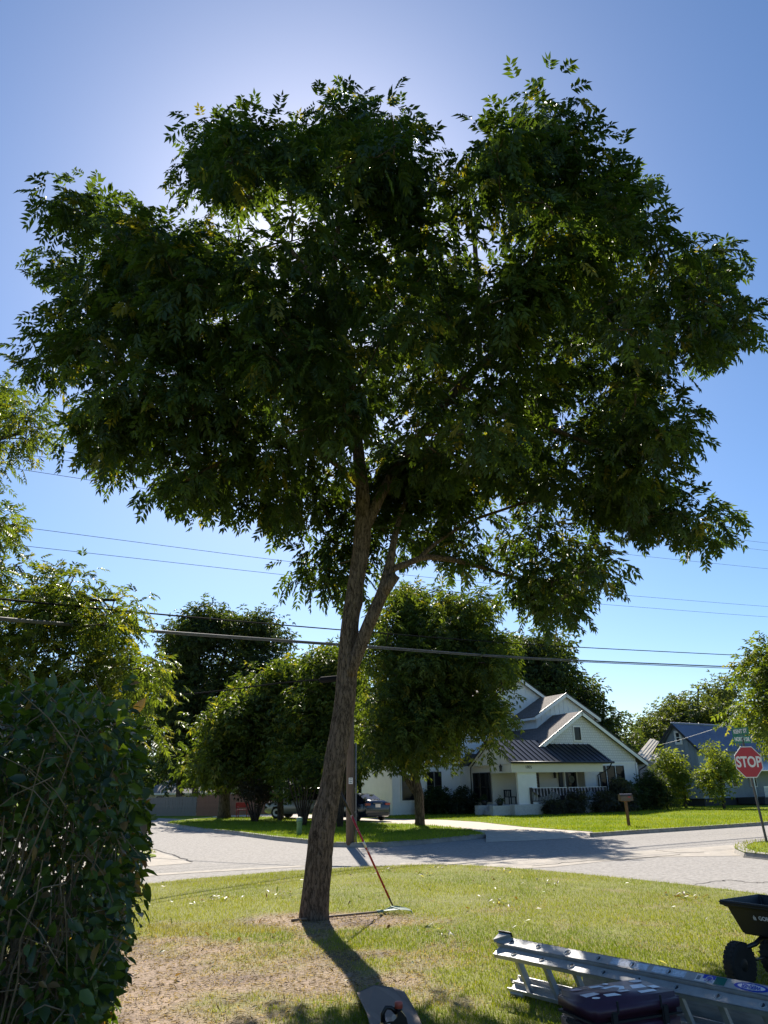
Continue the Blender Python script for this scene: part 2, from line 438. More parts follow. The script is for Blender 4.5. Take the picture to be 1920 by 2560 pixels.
lx = np.linspace(-16, 16, 161); ty = np.linspace(0, 1, 121) ** .8
X, TY = np.meshgrid(lx, ty, indexing='ij'); Y = -4 + TY * (edge_y(X.ravel()).reshape(X.shape) + 4)
xx = X.ravel(); yy = Y.ravel(); dm = dry_mask(xx, yy)
zz = 0.012 * fbm(xx, yy, .6, 3) + .018 * fbm(xx, yy, 5., 2) * dm
zz[TY.ravel() > .985] = 0.0
dirt = np.array([.26, .185, .125]); green = np.array([.15, .155, .022])
tv = (fbm(xx, yy, 6., 3) * .35 + 1)[:, None]
dk = np.clip(fbm(xx + 9, yy, 1.6, 4) * 1.7 + .1, 0, 1)[:, None]; dirt = dirt * (1 - dk) + np.array([.12, .08, .062]) * dk
col = (green * (1 - dm[:, None]) + dirt * dm[:, None]) * tv
nY = len(ty); T = np.array([(i * nY + j, (i + 1) * nY + j, (i + 1) * nY + j + 1, i * nY + j + 1) for i in range(160) for j in range(nY - 1)])
tag(npmesh('lawn', np.stack([xx, yy, zz], 1), T, M_SOIL, None, np.clip(col, .01, .6), True), kind='structure')

def kerb(name, pts, top=0.0, w=0.16, seg=3.0, batter=.05, inside=1):
    """kerb of cast lengths with open joints; pts run along the road edge of the lawn, the lawn lies on the given side"""
    root = thing(name, (pts[0][0], pts[0][1], 0), None, None); root['kind'] = 'structure'
    p = [Vector((float(a[0]), float(a[1]), 0)) for a in pts]
    fine = [p[0]]; acc = 0
    for a, b in zip(p[:-1], p[1:]):
        n = max(1, int((b - a).length / .5))
        for i in range(1, n + 1): fine.append(a.lerp(b, i / n))
    i = 0
    while i < len(fine) - 1:
        j = i; L = 0
        while j < len(fine) - 1 and L < seg: L += (fine[j + 1] - fine[j]).length; j += 1
        run = fine[i:j + 1]; mb = MB(); vs = []; n = len(run); dz = random.uniform(-.006, .006)
        for k, q in enumerate(run):
            t = (run[min(k + 1, n - 1)] - run[max(k - 1, 0)]).normalized(); s = Vector((-t.y, t.x, 0)) * inside
            if k == 0: q = q + t * .008
            if k == n - 1: q = q - t * .008
            for off, z in ((-batter, ROAD_Z - .03), (0, top - .035 + dz), (.03, top + .012 + dz), (w, top + .012 + dz), (w, ROAD_Z - .03)): vs.append(q + s * off + Vector((0, 0, z)))
        fs = [(k * 5 + a, k * 5 + a + 1, k * 5 + a + 6, k * 5 + a + 5) for k in range(n - 1) for a in range(4)] + [(0, 1, 2, 3, 4), tuple((n - 1) * 5 + a for a in (4, 3, 2, 1, 0))]
        mb.add(vs, fs).build('kerb_length', M_KERB, root)
        i = j
    return root
near_edge = [(x, edge_y(x) ) for x in np.linspace(-13, 13, 27)]
kerb('kerb_near_lawn', near_edge, top=-.02, w=.14, inside=-1)

# lawn at the opposite corner (in the shade of its trees) and its kerb
K1 = [G(x, y) for x, y in ((300, 2046), (395, 2054), (415, 2058), (503, 2071), (585, 2079), (688, 2092), (774, 2100), (834, 2107), (889, 2108), (969, 2107), (1060, 2100), (1177, 2089), (1215, 2086))]
back1 = [G(x, y) for x, y in ((1177, 2074), (1120, 2067), (1050, 2061), (960, 2058), (889, 2055), (800, 2049), (692, 2042), (585, 2042), (530, 2044), (487, 2048), (430, 2053), (400, 2053))]
sheet('corner_lawn', K1[2:] + back1[:-1], 0.0, M_LAWN)
kerb('kerb_opposite_corner', K1[1:], inside=1)
# driveway
dr_far = [G(x, y) for x, y in ((1482, 2079), (1410, 2074), (1310, 2067), (1194, 2054), (1111, 2049), (1000, 2047), (880, 2044), (780, 2036), (692, 2032), (585, 2038), (545, 2040), (487, 2046))]
DW = [G(1482, 2080), G(1400, 2084), G(1300, 2087), G(1215, 2087)]
sheet('driveway', DW + back1[:-1] + dr_far[::-1], -0.012, M_CONC)
DA = [G(x, y, ROAD_Z) for x, y in ((1530, 2089), (1430, 2096), (1320, 2102), (1215, 2106))]
apm = MB()
for i in range(3): apm.quad((*DA[i][:2], ROAD_Z + .008), (*DA[i + 1][:2], ROAD_Z + .008), (*DW[i + 1][:2], -.012), (*DW[i][:2], -.012))
tag(apm.build('driveway_apron', M_CONC), kind='structure')
# house lawn
K2 = [G(x, y) for x, y in ((1482, 2083), (1571, 2077), (1750, 2066), (1920, 2055), (2200, 2040))]
sheet('house_lawn', K2 + [(60, 75), (5, 80), (-7, 62)] + dr_far[::-1][2:], 0.0, M_LAWN)
kerb('kerb_house_lawn', K2)
# stop-sign corner
K3 = [G(x, y) for x, y in ((2300, 2075), (2000, 2094), (1900, 2101), (1860, 2105), (1838, 2112), (1836, 2120), (1860, 2130), (1920, 2136), (2050, 2140), (2400, 2150))]
sheet('sign_corner_lawn', K3, 0.0, M_LAWN)
kerb('kerb_sign_corner', K3, w=.3, inside=1)
# concrete gutter across the side street, apron at the left
sheet('valley_gutter', [G(x, y, ROAD_Z) for x, y in ((1846, 2112), (1560, 2131), (1400, 2143), (1200, 2155), (1000, 2158), (1000, 2168), (1200, 2178), (1380, 2168), (1500, 2155), (1640, 2143), (1850, 2140))], ROAD_Z + .006, M_GUTTER)
sheet('left_apron', [G(x, y, ROAD_Z) for x, y in ((150, 2088), (372, 2121), (480, 2158), (300, 2172), (100, 2185))], ROAD_Z + .006, M_GUTTER)
sheet('left_gutter', [G(x, y, ROAD_Z) for x, y in ((100, 2210), (480, 2183), (780, 2166), (780, 2162), (480, 2179), (100, 2202))], ROAD_Z + .006, M_GUTTER)
LVP = [G(x, y, -.1) for x, y in ((150, 2122), (330, 2126), (388, 2136), (392, 2140), (360, 2144), (150, 2150))]
sheet('left_verge', LVP, -.10, M_LAWN)
M_CRACK = mat('crack', (.04, .038, .035), 1)
def crack(pxs, w=.018):
    mb = MB(); pts = [Vector(G(x, y, ROAD_Z)) for x, y in pxs]; fine = []
    for a, b in zip(pts[:-1], pts[1:]):
        for i in range(6): fine.append(a.lerp(b, i / 6) + Vector((random.uniform(-.05, .05), random.uniform(-.06, .06), 0)))
    fine.append(pts[-1])
    for a, b in zip(fine[:-1], fine[1:]): mb.bar((a.x, a.y, ROAD_Z + .009), (b.x, b.y, ROAD_Z + .009), w * random.uniform(.5, 1.4), .004)
    tag(mb.build('road_crack', M_CRACK), kind='structure')
crack([(1735, 2212), (1800, 2203), (1825, 2201), (1880, 2208), (1925, 2206)])
crack([(1640, 2127), (1700, 2133), (1760, 2131)]); crack([(1330, 2166), (1450, 2154), (1560, 2150), (1700, 2137)], .03)
crack([(370, 2120), (430, 2137), (480, 2155)], .05)

# ---------------------------------------------------------------- grass blades
def grass(name, x, y, z, h, w, col, lean=.55, seg=2):
    N = len(x); a = rng.uniform(0, 2 * math.pi, N); d = np.stack([np.cos(a), np.sin(a), np.zeros(N)], 1)
    b = rng.uniform(0, 2 * math.pi, N); ln = np.stack([np.cos(b), np.sin(b), np.zeros(N)], 1) * (rng.random(N) * lean * 1.6)[:, None]
    p = np.stack([x, y, z], 1); hh = h[:, None]; ww = w[:, None] * .5; up = np.array([0, 0, 1.0])
    if seg == 2:
        m = p + (up * .6 + ln * .35) * hh; t = p + (up * .85 + ln * 1.1) * hh
        V = np.stack([p - d * ww, p + d * ww, m + d * ww * .75, m - d * ww * .75, t], 1)
        bs = (np.arange(N) * 5)[:, None]; T = np.concatenate([bs + [0, 1, 2], bs + [0, 2, 3], bs + [3, 2, 4]]); r = 5
    else:
        V = np.stack([p - d * ww, p + d * ww, p + (up + ln) * hh], 1); T = (np.arange(N) * 3)[:, None] + [0, 1, 2]; r = 3
    return tag(npmesh(name, V.reshape(-1, 3), T, M_GRASS, None, np.repeat(col, r, 0)), kind='stuff')
def lawn_points(n, d0, d1):
    # spread evenly over the wedge of lawn in front of the camera and a bit beyond the frame
    y = np.sqrt(rng.uniform(d0 ** 2, d1 ** 2, n)); x = rng.uniform(-.62, .66, n) * y
    k = (y < edge_y(x) - .02); return x[k], y[k]
allx = []; 
for (n, d0, d1, seg, sc) in ((270000, 5.0, 13.0, 2, .85), (260000, 9.0, 19.8, 1, .92)):
    x, y = lawn_points(n, d0, d1); fade = np.clip((y - 9.0) / 4.0, 0, 1); kk = rng.random(len(x)) < ((1 - fade) if seg == 2 else fade); x = x[kk]; y = y[kk]; dmk = dry_mask(x, y)
    keep = rng.random(len(x)) > dmk * .62; x = x[keep]; y = y[keep]; dmk = dmk[keep]; N = len(x)
    patch = np.clip(.5 + fbm(x, y, .55, 3) * 1.0, 0, 1)
    yel = (.9 - np.sqrt(((x + 2.6) / 1.3) ** 2 + ((y - 10.9) / .45) ** 2) + fbm(x, y, 2.2, 3) * .9 + rng.normal(size=N) * .12) > 0
    leftfar = np.clip((-x - 0.5) / 3, 0, 1) * (y > 10.5)
    g1 = np.array([.16, .225, .016]); g2 = np.array([.31, .325, .028]); st = np.array([.44, .35, .19])
    t = np.clip(patch * .8 + leftfar * .5 + rng.normal(size=N) * .22, 0, 1)[:, None]; c = g1 * (1 - t) + g2 * t
    s = (rng.random(N) < np.clip(.05 + dmk * 1.1, 0, .93))[:, None]; c = np.where(s, st * rng.uniform(.6, 1.15, (N, 1)), c)
    c = np.where(yel[:, None], np.array([.33, .30, .065]) * rng.uniform(.7, 1.15, (N, 1)), c)
    h = sc * rng.uniform(.028, .062, N) * (1 - .5 * dmk) * np.where(yel, 1.3, 1); w = sc * rng.uniform(.0045, .0085, N)
    grass('lawn_grass', x, y, np.zeros(N) - .004, h, w, c * rng.uniform(.75, 1.2, (N, 1)), .6, seg)
# dead straw and clippings lying in the bare patch
n = 60000; x, y = lawn_points(n, 5, 13.5); dmk = dry_mask(x, y); k = rng.random(len(x)) < dmk; x = x[k]; y = y[k]; N = len(x)
pos = np.stack([x, y, np.full(N, .012)], 1); d = rand_dirs(N); d[:, 2] = np.abs(d[:, 2]) * .25; d = unit(d)
Vv, Tt = leaf_tris(pos, d, unit(np.array([0, 0, 1.]) + rand_dirs(N) * .4), rng.uniform(.015, .08, N), rng.uniform(.004, .014, N), .2, .1)
cc = np.array([.30, .22, .135]) * rng.uniform(.2, 1.5, (N, 1)); tag(npmesh('dry_litter', Vv, Tt, M_GRASS, None, np.repeat(cc, 4, 0)), kind='stuff')
# far lawns: coarser tufts
def far_grass(name, poly, n, c1, c2, hs=(.05, .11)):
    poly = np.array([(p[0], p[1]) for p in poly]); lo = poly.min(0); hi = poly.max(0); hi[1] = min(hi[1], 62); lo[0] = max(lo[0], -22); hi[0] = min(hi[0], 26)
    u = rng.random(n); y = 1 / (u / lo[1] + (1 - u) / hi[1]); x = rng.uniform(lo[0], hi[0], n); k = inpoly(x, y, poly); x = x[k]; y = y[k]; N = len(x)
    t = np.clip(.5 + fbm(x, y, .35, 2) + rng.normal(size=N) * .2, 0, 1)[:, None]
    grass(name, x, y, np.full(N, -.01), rng.uniform(*hs, N), rng.uniform(.015, .03, N), (np.array(c1) * (1 - t) + np.array(c2) * t) * rng.uniform(.8, 1.15, (N, 1)), .5, 1)
far_grass('house_lawn_grass', K2 + [(60, 75), (5, 80), (-7, 62)] + dr_far[::-1][2:], 130000, (.17, .25, .012), (.30, .34, .022))
far_grass('corner_lawn_grass', K1[2:] + back1[:-1], 70000, (.15, .23, .018), (.26, .32, .03))
far_grass('left_verge_grass', LVP, 2500, (.15, .21, .018), (.27, .29, .03))
far_grass('sign_corner_grass', K3, 12000, (.15, .21, .018), (.27, .29, .03))

# ================================================================ THE PECAN TREE IN THE LAWN
TB = G(785, 2297)
tree = thing('pecan_tree', (TB[0], TB[1], 0), 'big leaning pecan tree with a forked rough trunk standing in the bare patch of lawn', 'tree')
DT = TB[1]
trunk_px = [(785, 2303, 40, 0), (786, 2280, 37, 0), (790, 2230, 34, 0), (797, 2160, 33, 0), (803, 2110, 30.5, 0), (811, 2060, 29, 0), (821, 2000, 27.5, .02), (831, 1945, 27, .03), (842, 1880, 27, .04), (852, 1820, 26.5, .05), (862, 1760, 26, .06), (867, 1700, 24.5, .06), (871, 1640, 24, .06), (873, 1590, 22.5, .05), (877, 1541, 21.5, .02), (888, 1470, 20.5, 0), (898, 1410, 20.5, 0), (905, 1350, 21, 0), (908, 1300, 20, 0), (906, 1230, 17, 0), (898, 1150, 15, .05), (888, 1060, 14, .1), (876, 960, 12, .1), (862, 860, 10.5, .1), (845, 760, 9, .15), (835, 650, 7, .2), (850, 540, 5, .3), (870, 430, 3.5, .4), (880, 340, 2.4, .4)]
def px_path(lst, D):
    pts = [P(a, b, D + c_[0] if c_ else D) for a, b, *c_ in [(q[0], q[1], *q[3:]) for q in lst]]
    rs = [q[2] * np.linalg.norm(p - CAM) / math.hypot(FOC, math.hypot(q[0] - 960, q[1] - 1280)) for q, p in zip(lst, pts)]
    return pts, rs
def resample(pts, rs, step):
    pts = np.array(pts); rs = np.array(rs); s = np.concatenate([[0], np.cumsum(np.linalg.norm(np.diff(pts, axis=0), axis=1))]); n = max(3, int(s[-1] / step)); t = np.linspace(0, s[-1], n)
    # smooth with a Catmull-like blend: linear interpolation, then a light moving average
    q = np.stack([np.interp(t, s, pts[:, i]) for i in range(3)], 1); r = np.interp(t, s, rs)
    for _ in range(2): q[1:-1] = (q[:-2] + 2 * q[1:-1] + q[2:]) / 4
    return q, r
def bark_limb(pts, rs, step, n, seed, amp=.07, knots=()):
    q, r = resample(pts, rs, step); mb = MB()
    def ridge(a, i):
        p = q[i]; v = Vector((math.cos(a) * 2.2 + seed, math.sin(a) * 2.2, p[2] * .8)); f = 1 + amp * 1.1 * mnoise.noise(v * .9)
        v2 = Vector((math.cos(a) * 6 + seed, math.sin(a) * 6, p[2] * 2.6)); f += amp * .9 * mnoise.noise(v2)
        v3 = Vector((math.cos(a) * 13, math.sin(a) * 13 + seed, p[2] * 5.)); f += amp * .55 * mnoise.noise(v3)
        for (kz, ka, kr) in knots:
            dd = ((p[2] - kz) / .13) ** 2 + (math.atan2(math.sin(a - ka), math.cos(a - ka)) / .55) ** 2
            f += kr * math.exp(-dd)
        return f
    mb.tube(q, list(r), n=n, ridge=ridge); return mb, q
tp, tr_ = px_path(trunk_px, DT); tp[0][2] = -.05
mb, tq = bark_limb(tp, tr_, .06, 40, 1.0, .075, knots=((1.35, math.pi, .22), (1.05, math.pi, .12), (4.55, 0.0, .22), (6.4, math.pi, .1)))
mb.build('trunk', M_BARK, tree, True)
limb_px = {
    'second_stem': [(872, 1690, 15, .0), (888, 1650, 16, -.05), (903, 1610, 16, -.1), (921, 1560, 16, -.12), (940, 1520, 16, -.12), (958, 1478, 15, -.1), (968, 1440, 13, -.05), (976, 1400, 11, 0), (985, 1350, 8, .1), (1000, 1290, 6, .3), (1030, 1210, 5, .6), (1070, 1120, 4, .8)],
    'stub': [(955, 1486, 14, -.1), (975, 1455, 13, -.15), (990, 1437, 12, -.18)],
    'fork_limb': [(912, 1320, 14, 0), (930, 1285, 14, 0), (945, 1250, 13, .05), (985, 1180, 12, .2), (1050, 1090, 11.5, .4), (1120, 1000, 11, .5), (1190, 920, 11, .5), (1255, 872, 10.5, .4), (1323, 832, 10, .3), (1390, 788, 7, .2), (1480, 760, 5, 0), (1600, 740, 3.5, -.3)],
    'left_limb': [(893, 1110, 11, 0), (850, 960, 10, -.3), (790, 885, 10, -.5), (712, 852, 10.5, -.7), (640, 840, 10, -.8), (570, 826, 9.5, -.9), (457, 809, 6.5, -1.1), (340, 790, 4.5, -1.3), (230, 760, 3, -1.4)],
    'upper_left_limb': [(868, 900, 9, .1), (800, 840, 8, .3), (720, 805, 8, .5), (655, 787, 8, .6), (580, 765, 7, .6), (513, 747, 5.5, .6), (430, 690, 4, .6), (330, 600, 3, .6)],
    'top_left_limb': [(855, 800, 7, .1), (780, 690, 6, -.3), (700, 590, 5, -.6), (620, 480, 3.5, -.7), (560, 400, 2.5, -.8)],
    'upright_limb': [(1200, 912, 7, .5), (1196, 800, 7, .9), (1193, 698, 6.5, 1.2), (1185, 583, 5.5, 1.4), (1165, 523, 4, 1.4), (1190, 440, 3, 1.4), (1300, 330, 2.4, 1.4)],
    'low_right_limb': [(972, 1425, 9, -.05), (1007, 1413, 8.5, .2), (1062, 1391, 7.5, .7), (1134, 1399, 6.5, 1.1), (1224, 1424, 5, 1.5), (1300, 1450, 3.5, 1.8), (1370, 1490, 2.5, 2.0)],
    'low_right_fork': [(1045, 1398, 6, .6), (1075, 1370, 5, .7), (1100, 1350, 4.5, .9), (1180, 1300, 4, 1.2), (1300, 1260, 3.2, 1.5), (1450, 1230, 3, 1.6), (1600, 1240, 2.5, 1.5)],
    'right_middle_limb': [(1120, 1000, 8, .5), (1230, 1030, 7, .2), (1350, 1060, 6, -.1), (1480, 1110, 4.5, -.4), (1600, 1180, 3, -.6)],
    'low_left_limb': [(900, 1220, 8, 0), (830, 1150, 7.5, -.5), (740, 1110, 6.5, -.9), (640, 1120, 5, -1.2), (540, 1160, 3.5, -1.4), (470, 1200, 2.5, -1.5)],
    'left_drooping_limb': [(640, 840, 6, -.8), (540, 900, 5.5, -1.1), (440, 980, 4.5, -1.3), (340, 1050, 3.2, -1.4), (260, 1080, 2.4, -1.5)],
}
limbs = [list(tq)]
M_BARKL = M_BARK
for nm, l in limb_px.items():
    p, r = px_path(l, DT); mb, q = bark_limb(p, r, .1, 14 if nm != 'second_stem' else 24, len(nm) * 1.7, .06)
    mb.build('limb', M_BARK, tree, True); limbs.append(list(q))
# sawn knot on the right of the trunk and the sprouts above the cut stem
CROWN = vp([(60,575),(100,520),(135,455),(145,400),(190,410),(250,420),(310,440),(330,485),(370,455),(430,430),(410,380),(420,310),(470,275),(530,285),(600,262),(680,272),(720,268),(732,215),(760,198),(810,212),(850,208),(890,240),(910,290),(950,320),(962,365),(978,310),(1030,300),(1070,265),(1120,250),(1145,222),(1200,245),(1225,290),(1240,370),(1300,365),(1380,410),(1370,480),(1440,520),(1510,508),(1550,550),(1560,600),(1628,680),(1600,720),(1595,770),(1540,790),(1500,770),(1492,830),(1455,860),(1470,900),(1478,970),(1465,1020),(1555,1090),(1530,1140),(1520,1195),(1440,1175),(1380,1150),(1330,1190),(1312,1258),(1235,1240),(1212,1332),(1170,1315),(1120,1275),(1060,1270),(960,1235),(900,1215),(850,1240),(800,1200),(740,1275),(700,1230),(668,1200),(690,1165),(600,1130),(560,1080),(480,1045),(370,1088),(375,1035),(440,970),(370,990),(310,1015),(280,970),(155,975),(170,920),(190,870),(150,830),(130,795),(58,790),(70,720),(100,670),(130,640),(80,610)])
EC = np.array([0.0, 12.0, 10.2]); ER = np.array([7.4, 4.6, 5.6])
def main_depth(x, y):
    if y > 1170 and 760 < x < 1010: return 12.35 + .5 * rng.random()      # the trunk stays clear of leaves on this side
    if x > 980 and y > 1180:            # low boughs reach back over the lawn
        return 13.0 + 1.4 * rng.uniform(-1, 1) + min(1.0, (y - 1180) / 300)
    if y > 1120: return 12.0 + 1.5 * rng.uniform(-1, 1)
    d = ray(x, y); d = d / d[1]; o = (CAM - EC) / ER; w = d / ER
    a = w @ w; b = o @ w; c = o @ o - 1; q = b * b - a * c
    if q <= 0.02: return -b / a + rng.normal() * .5
    r = math.sqrt(q) / a; t = rng.uniform(-1, 1); t = math.copysign(abs(t) ** .75, t)
    return -b / a + r * t * .95
HOLES = [(x_, y_, r_ * 1.35) for x_, y_, r_ in [(880, 592, 34), (700, 690, 30), (660, 815, 42), (730, 700, 26), (1010, 610, 36), (1000, 520, 30), (1150, 640, 36), (1130, 560, 30), (1230, 560, 26), (480, 500, 30), (960, 1000, 20), (620, 560, 26), (770, 620, 24), (1000, 900, 20), (540, 1090, 30), (1390, 900, 26), (1330, 800, 20), (1240, 960, 26), (1260, 1290, 30), (1120, 1310, 24), (500, 900, 26), (830, 520, 22), (1170, 760, 30), (1420, 740, 22), (890, 1010, 20), (1080, 830, 22), (760, 980, 20), (420, 860, 20), (300, 930, 18), (1520, 960, 22), (1300, 1130, 22)]]
rng = np.random.default_rng(5)
LOBE_PX = [(430, 1205), (490, 1225), (560, 1190), (620, 1230), (1700, 1285), (1740, 1320), (1640, 1290), (1770, 1290), (1390, 1500), (1430, 1455), (1480, 1420), (110, 900), (140, 820), (190, 520), (240, 510), (320, 550), (860, 300), (915, 285), (990, 290), (1320, 300), (1370, 330), (1400, 300), (1800, 830), (1835, 790), (1745, 640), (1560, 480), (1520, 520), (700, 1275), (820, 1390), (800, 1430), (870, 1440), (560, 370), (640, 350), (520, 420), (1610, 1040), (1660, 1100), (240, 1090), (300, 1130), (1500, 440)]
lob3 = np.array([P(a, b, main_depth(a, b)) for a, b in LOBE_PX])
lobes = clumps_in(CROWN, 136, 12, 4, margin=52, holes=HOLES, hole_p=.03, Dfn=main_depth, mind=.9)
lobes2 = clumps_in(CROWN, 110, 12, 4, margin=30, holes=HOLES, hole_p=.03, Dfn=main_depth, mind=.7)
tips = np.array([l[-1] for l in limbs if len(l) > 8] + [l[int(len(l) * .85)] for l in limbs if len(l) > 8])
tips = tips[tips[:, 2] > 5.0]
cen = np.concatenate([spread(lobes, 4, .68), spread(lobes2, 3, .42), spread(lob3, 3, .34), spread(tips, 4, .4)])
cen2 = clumps_in(CROWN, 190, 12, 4, margin=20, holes=HOLES, hole_p=.05, Dfn=main_depth)      # loose outer sprays
mbn = MB(); branch_net(mbn, limbs, np.concatenate([cen, cen2]), r_tip=.006, k=.012, rmax=.05)
mbn.build('branches', M_BARK, tree, True)['kind'] = 'stuff'
pc = colmix((.028, .055, .018), (.070, .115, .028), (.17, .17, .035), .05)
crown('crown', cen, tree, M_LEAF, 19, .44, .27, 5, .125, .043, pc, .8, .5)
crown('crown', cen2, tree, M_LEAF, 9, .26, .26, 5, .125, .043, pc, .8, .5)
# ================================================================ OTHER TREES
def bg_tree(name, label, base, stems, poly, D0, Dh, ncl, rad, per, L, pairs, ll, lw, cf, margin=0, group=None, bark=None, holes=(), twig_k=.012, flat=.75, droop=.3, cat='tree', amp=.06, nb=10, Doff=0.0, lob=.35):
    """stems: lists of (px, py, half-width px, depth offset)"""
    t = thing(name, (base[0], base[1], base[2] if len(base) > 2 else 0), label, cat, group)
    lim = []; first = True
    for st in stems:
        if len(st[0]) == 4 and not isinstance(st[0], np.ndarray):
            p, r = px_path(st, D0)
        mb, q = bark_limb(p, r, max(.12, D0 * .006), nb, len(lim) * 2.3 + D0, amp)
        mb.build('trunk' if first else 'limb', bark or M_BARK2, t, True); first = False; lim.append(list(q))
    cs = clumps_in(poly, max(6, int(ncl / 3.6)), D0 + Doff, Dh, margin + lob * rad * FOC / D0, holes)
    cs2 = clumps_in(poly, max(4, int(ncl / 5)), D0 + Doff, Dh, margin, holes)
    cs = np.concatenate([spread(cs, 3, rad * 1.0), cs2]) if len(cs) else cs2
    if len(cs):
        b = MB(); branch_net(b, lim, cs, r_tip=.008 + D0 * .0002, k=twig_k, n=4, rmax=.14); b.build('branches', bark or M_BARK2, t, True)['kind'] = 'stuff'
        crown('crown', cs, t, M_LEAF_FAR if D0 > 25 else M_LEAF, per, rad, L, pairs, ll, lw, cf, flat, droop)
    return t
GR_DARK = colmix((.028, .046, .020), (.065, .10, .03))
GR_MID = colmix((.038, .065, .016), (.11, .16, .032), (.19, .20, .035), .07)
GR_LITE = colmix((.05, .085, .018), (.13, .18, .035), (.20, .21, .04), .10)
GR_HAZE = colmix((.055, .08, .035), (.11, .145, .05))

# pecan beside the hedge, trunk outside the frame
Lb = P(-260, 2230, 17)
bg_tree('pecan_tree', 'leafy green pecan rising behind the hedge, crossed by the street cables', (Lb[0], Lb[1], 0),
        [[(-260, 2260, 40, 0), (-250, 1900, 36, 0), (-220, 1600, 32, 0), (-180, 1300, 24, 0), (-150, 1000, 16, 0)], [(-220, 1640, 20, 0), (-80, 1560, 14, 0), (60, 1530, 9, 0), (180, 1500, 5, 0), (300, 1500, 3, 0)], [(-200, 1450, 16, 0), (-60, 1350, 9, .4), (40, 1310, 4, .6)], [(-160, 1180, 12, 0), (-50, 1110, 7, -.3), (60, 1080, 3.5, -.4)], [(-220, 1700, 16, 0), (-60, 1720, 10, .5), (120, 1700, 6, .7), (260, 1680, 3, .8)]],
        vp([(-200,700),(0,785),(35,790),(62,850),(110,850),(146,912),(130,945),(92,960),(122,1000),(120,1035),(40,1035),(0,1045),(-200,1060),(-200,1080),(0,1088),(70,1090),(82,1160),(88,1235),(62,1260),(140,1215),(212,1195),(212,1262),(190,1290),(262,1255),(302,1312),(285,1345),(332,1375),(335,1410),(402,1452),(392,1500),(340,1525),(345,1640),(0,1640),(-200,1640)]),
        17, 1.6, 330, .62, 22, .30, 5, .125, .036, GR_LITE, 22)

bigl = P(450, 2010, 78)
for i, (x0, lab, poly) in enumerate([(448, 'tall dark tree whose pale trunk rises between the grey fence and beige house', vp([(345,1560),(365,1400),(385,1335),(420,1303),(470,1318),(500,1330),(520,1420),(480,1480),(440,1560),(440,1690),(350,1700)])),
                           (488, 'tall dark tree behind the beige house, with a feathery top beside the main trunk', vp([(480,1340),(540,1300),(580,1278),(612,1300),(606,1350),(626,1395),(640,1430),(690,1418),(735,1400),(735,1560),(520,1560),(470,1640),(420,1690),(430,1560),(490,1440)]))]):
    b = P(x0, 2012, 78); b[2] = -1.15
    bg_tree('tall_tree', lab, b, [[(x0, 2032, 9, 0), (x0, 1960, 8, 0), (x0 + 8, 1880, 7, 0), (x0 + 10 + i * 30, 1750, 5, 0), (x0 + 20 + i * 60, 1620, 3, 0)], [(x0 + 6, 1850, 5, 0), (x0 - 30 + i * 90, 1700, 3, 0), (x0 - 20 + i * 150, 1600, 2, 0)]],
            poly, 78, 3.5, 230, 1.35, 26, .75, 2, .42, .16, GR_DARK, 4)
ob = G(560, 2046)
bg_tree('oak_tree', 'broad low oak with a thick trunk in front of the wooden fence', (ob[0], ob[1], 0),
        [[(560, 2050, 20, 0), (560, 2035, 16, 0), (561, 2000, 14, 0), (562, 1960, 11, 0), (570, 1900, 8, 0), (585, 1800, 5, 0)], [(560, 1995, 9, 0), (545, 1965, 8, 0), (520, 1945, 6, -.3), (495, 1915, 4, -.5)], [(563, 1990, 8, 0), (585, 1960, 7, .3), (615, 1935, 5, .6), (660, 1900, 4, .8)]],
        vp([(402,1650),(420,1600),(425,1560),(470,1540),(510,1478),(560,1445),(625,1425),(700,1415),(735,1395),(745,1640),(700,1600),(640,1640),(600,1665),(540,1680),(480,1690),(420,1685)]),
        ob[1], 3.2, 400, .85, 26, .5, 2, .30, .12, GR_MID, 3, Doff=-4.0)
mb_ = G(702, 2050)
bg_tree('street_tree', 'slim dark trunked tree between the oak and the multi-stemmed shrubs', (mb_[0], mb_[1], 0),
        [[(702, 2056, 9, 0), (701, 2030, 8, 0), (700, 1960, 7.5, 0), (704, 1890, 6.5, 0), (715, 1800, 4.5, 0), (720, 1700, 3, 0)], [(701, 1960, 5, 0), (725, 1900, 4, -.3), (745, 1840, 3, -.5)]],
        vp([(600,1660),(612,1600),(598,1550),(630,1480),(680,1430),(740,1400),(770,1420),(775,1640),(740,1660),(700,1640),(660,1665)]), mb_[1], 3.4, 330, .85, 26, .45, 2, .27, .11, GR_MID, 2, Doff=-2.5)
hb = G(1050, 2064)
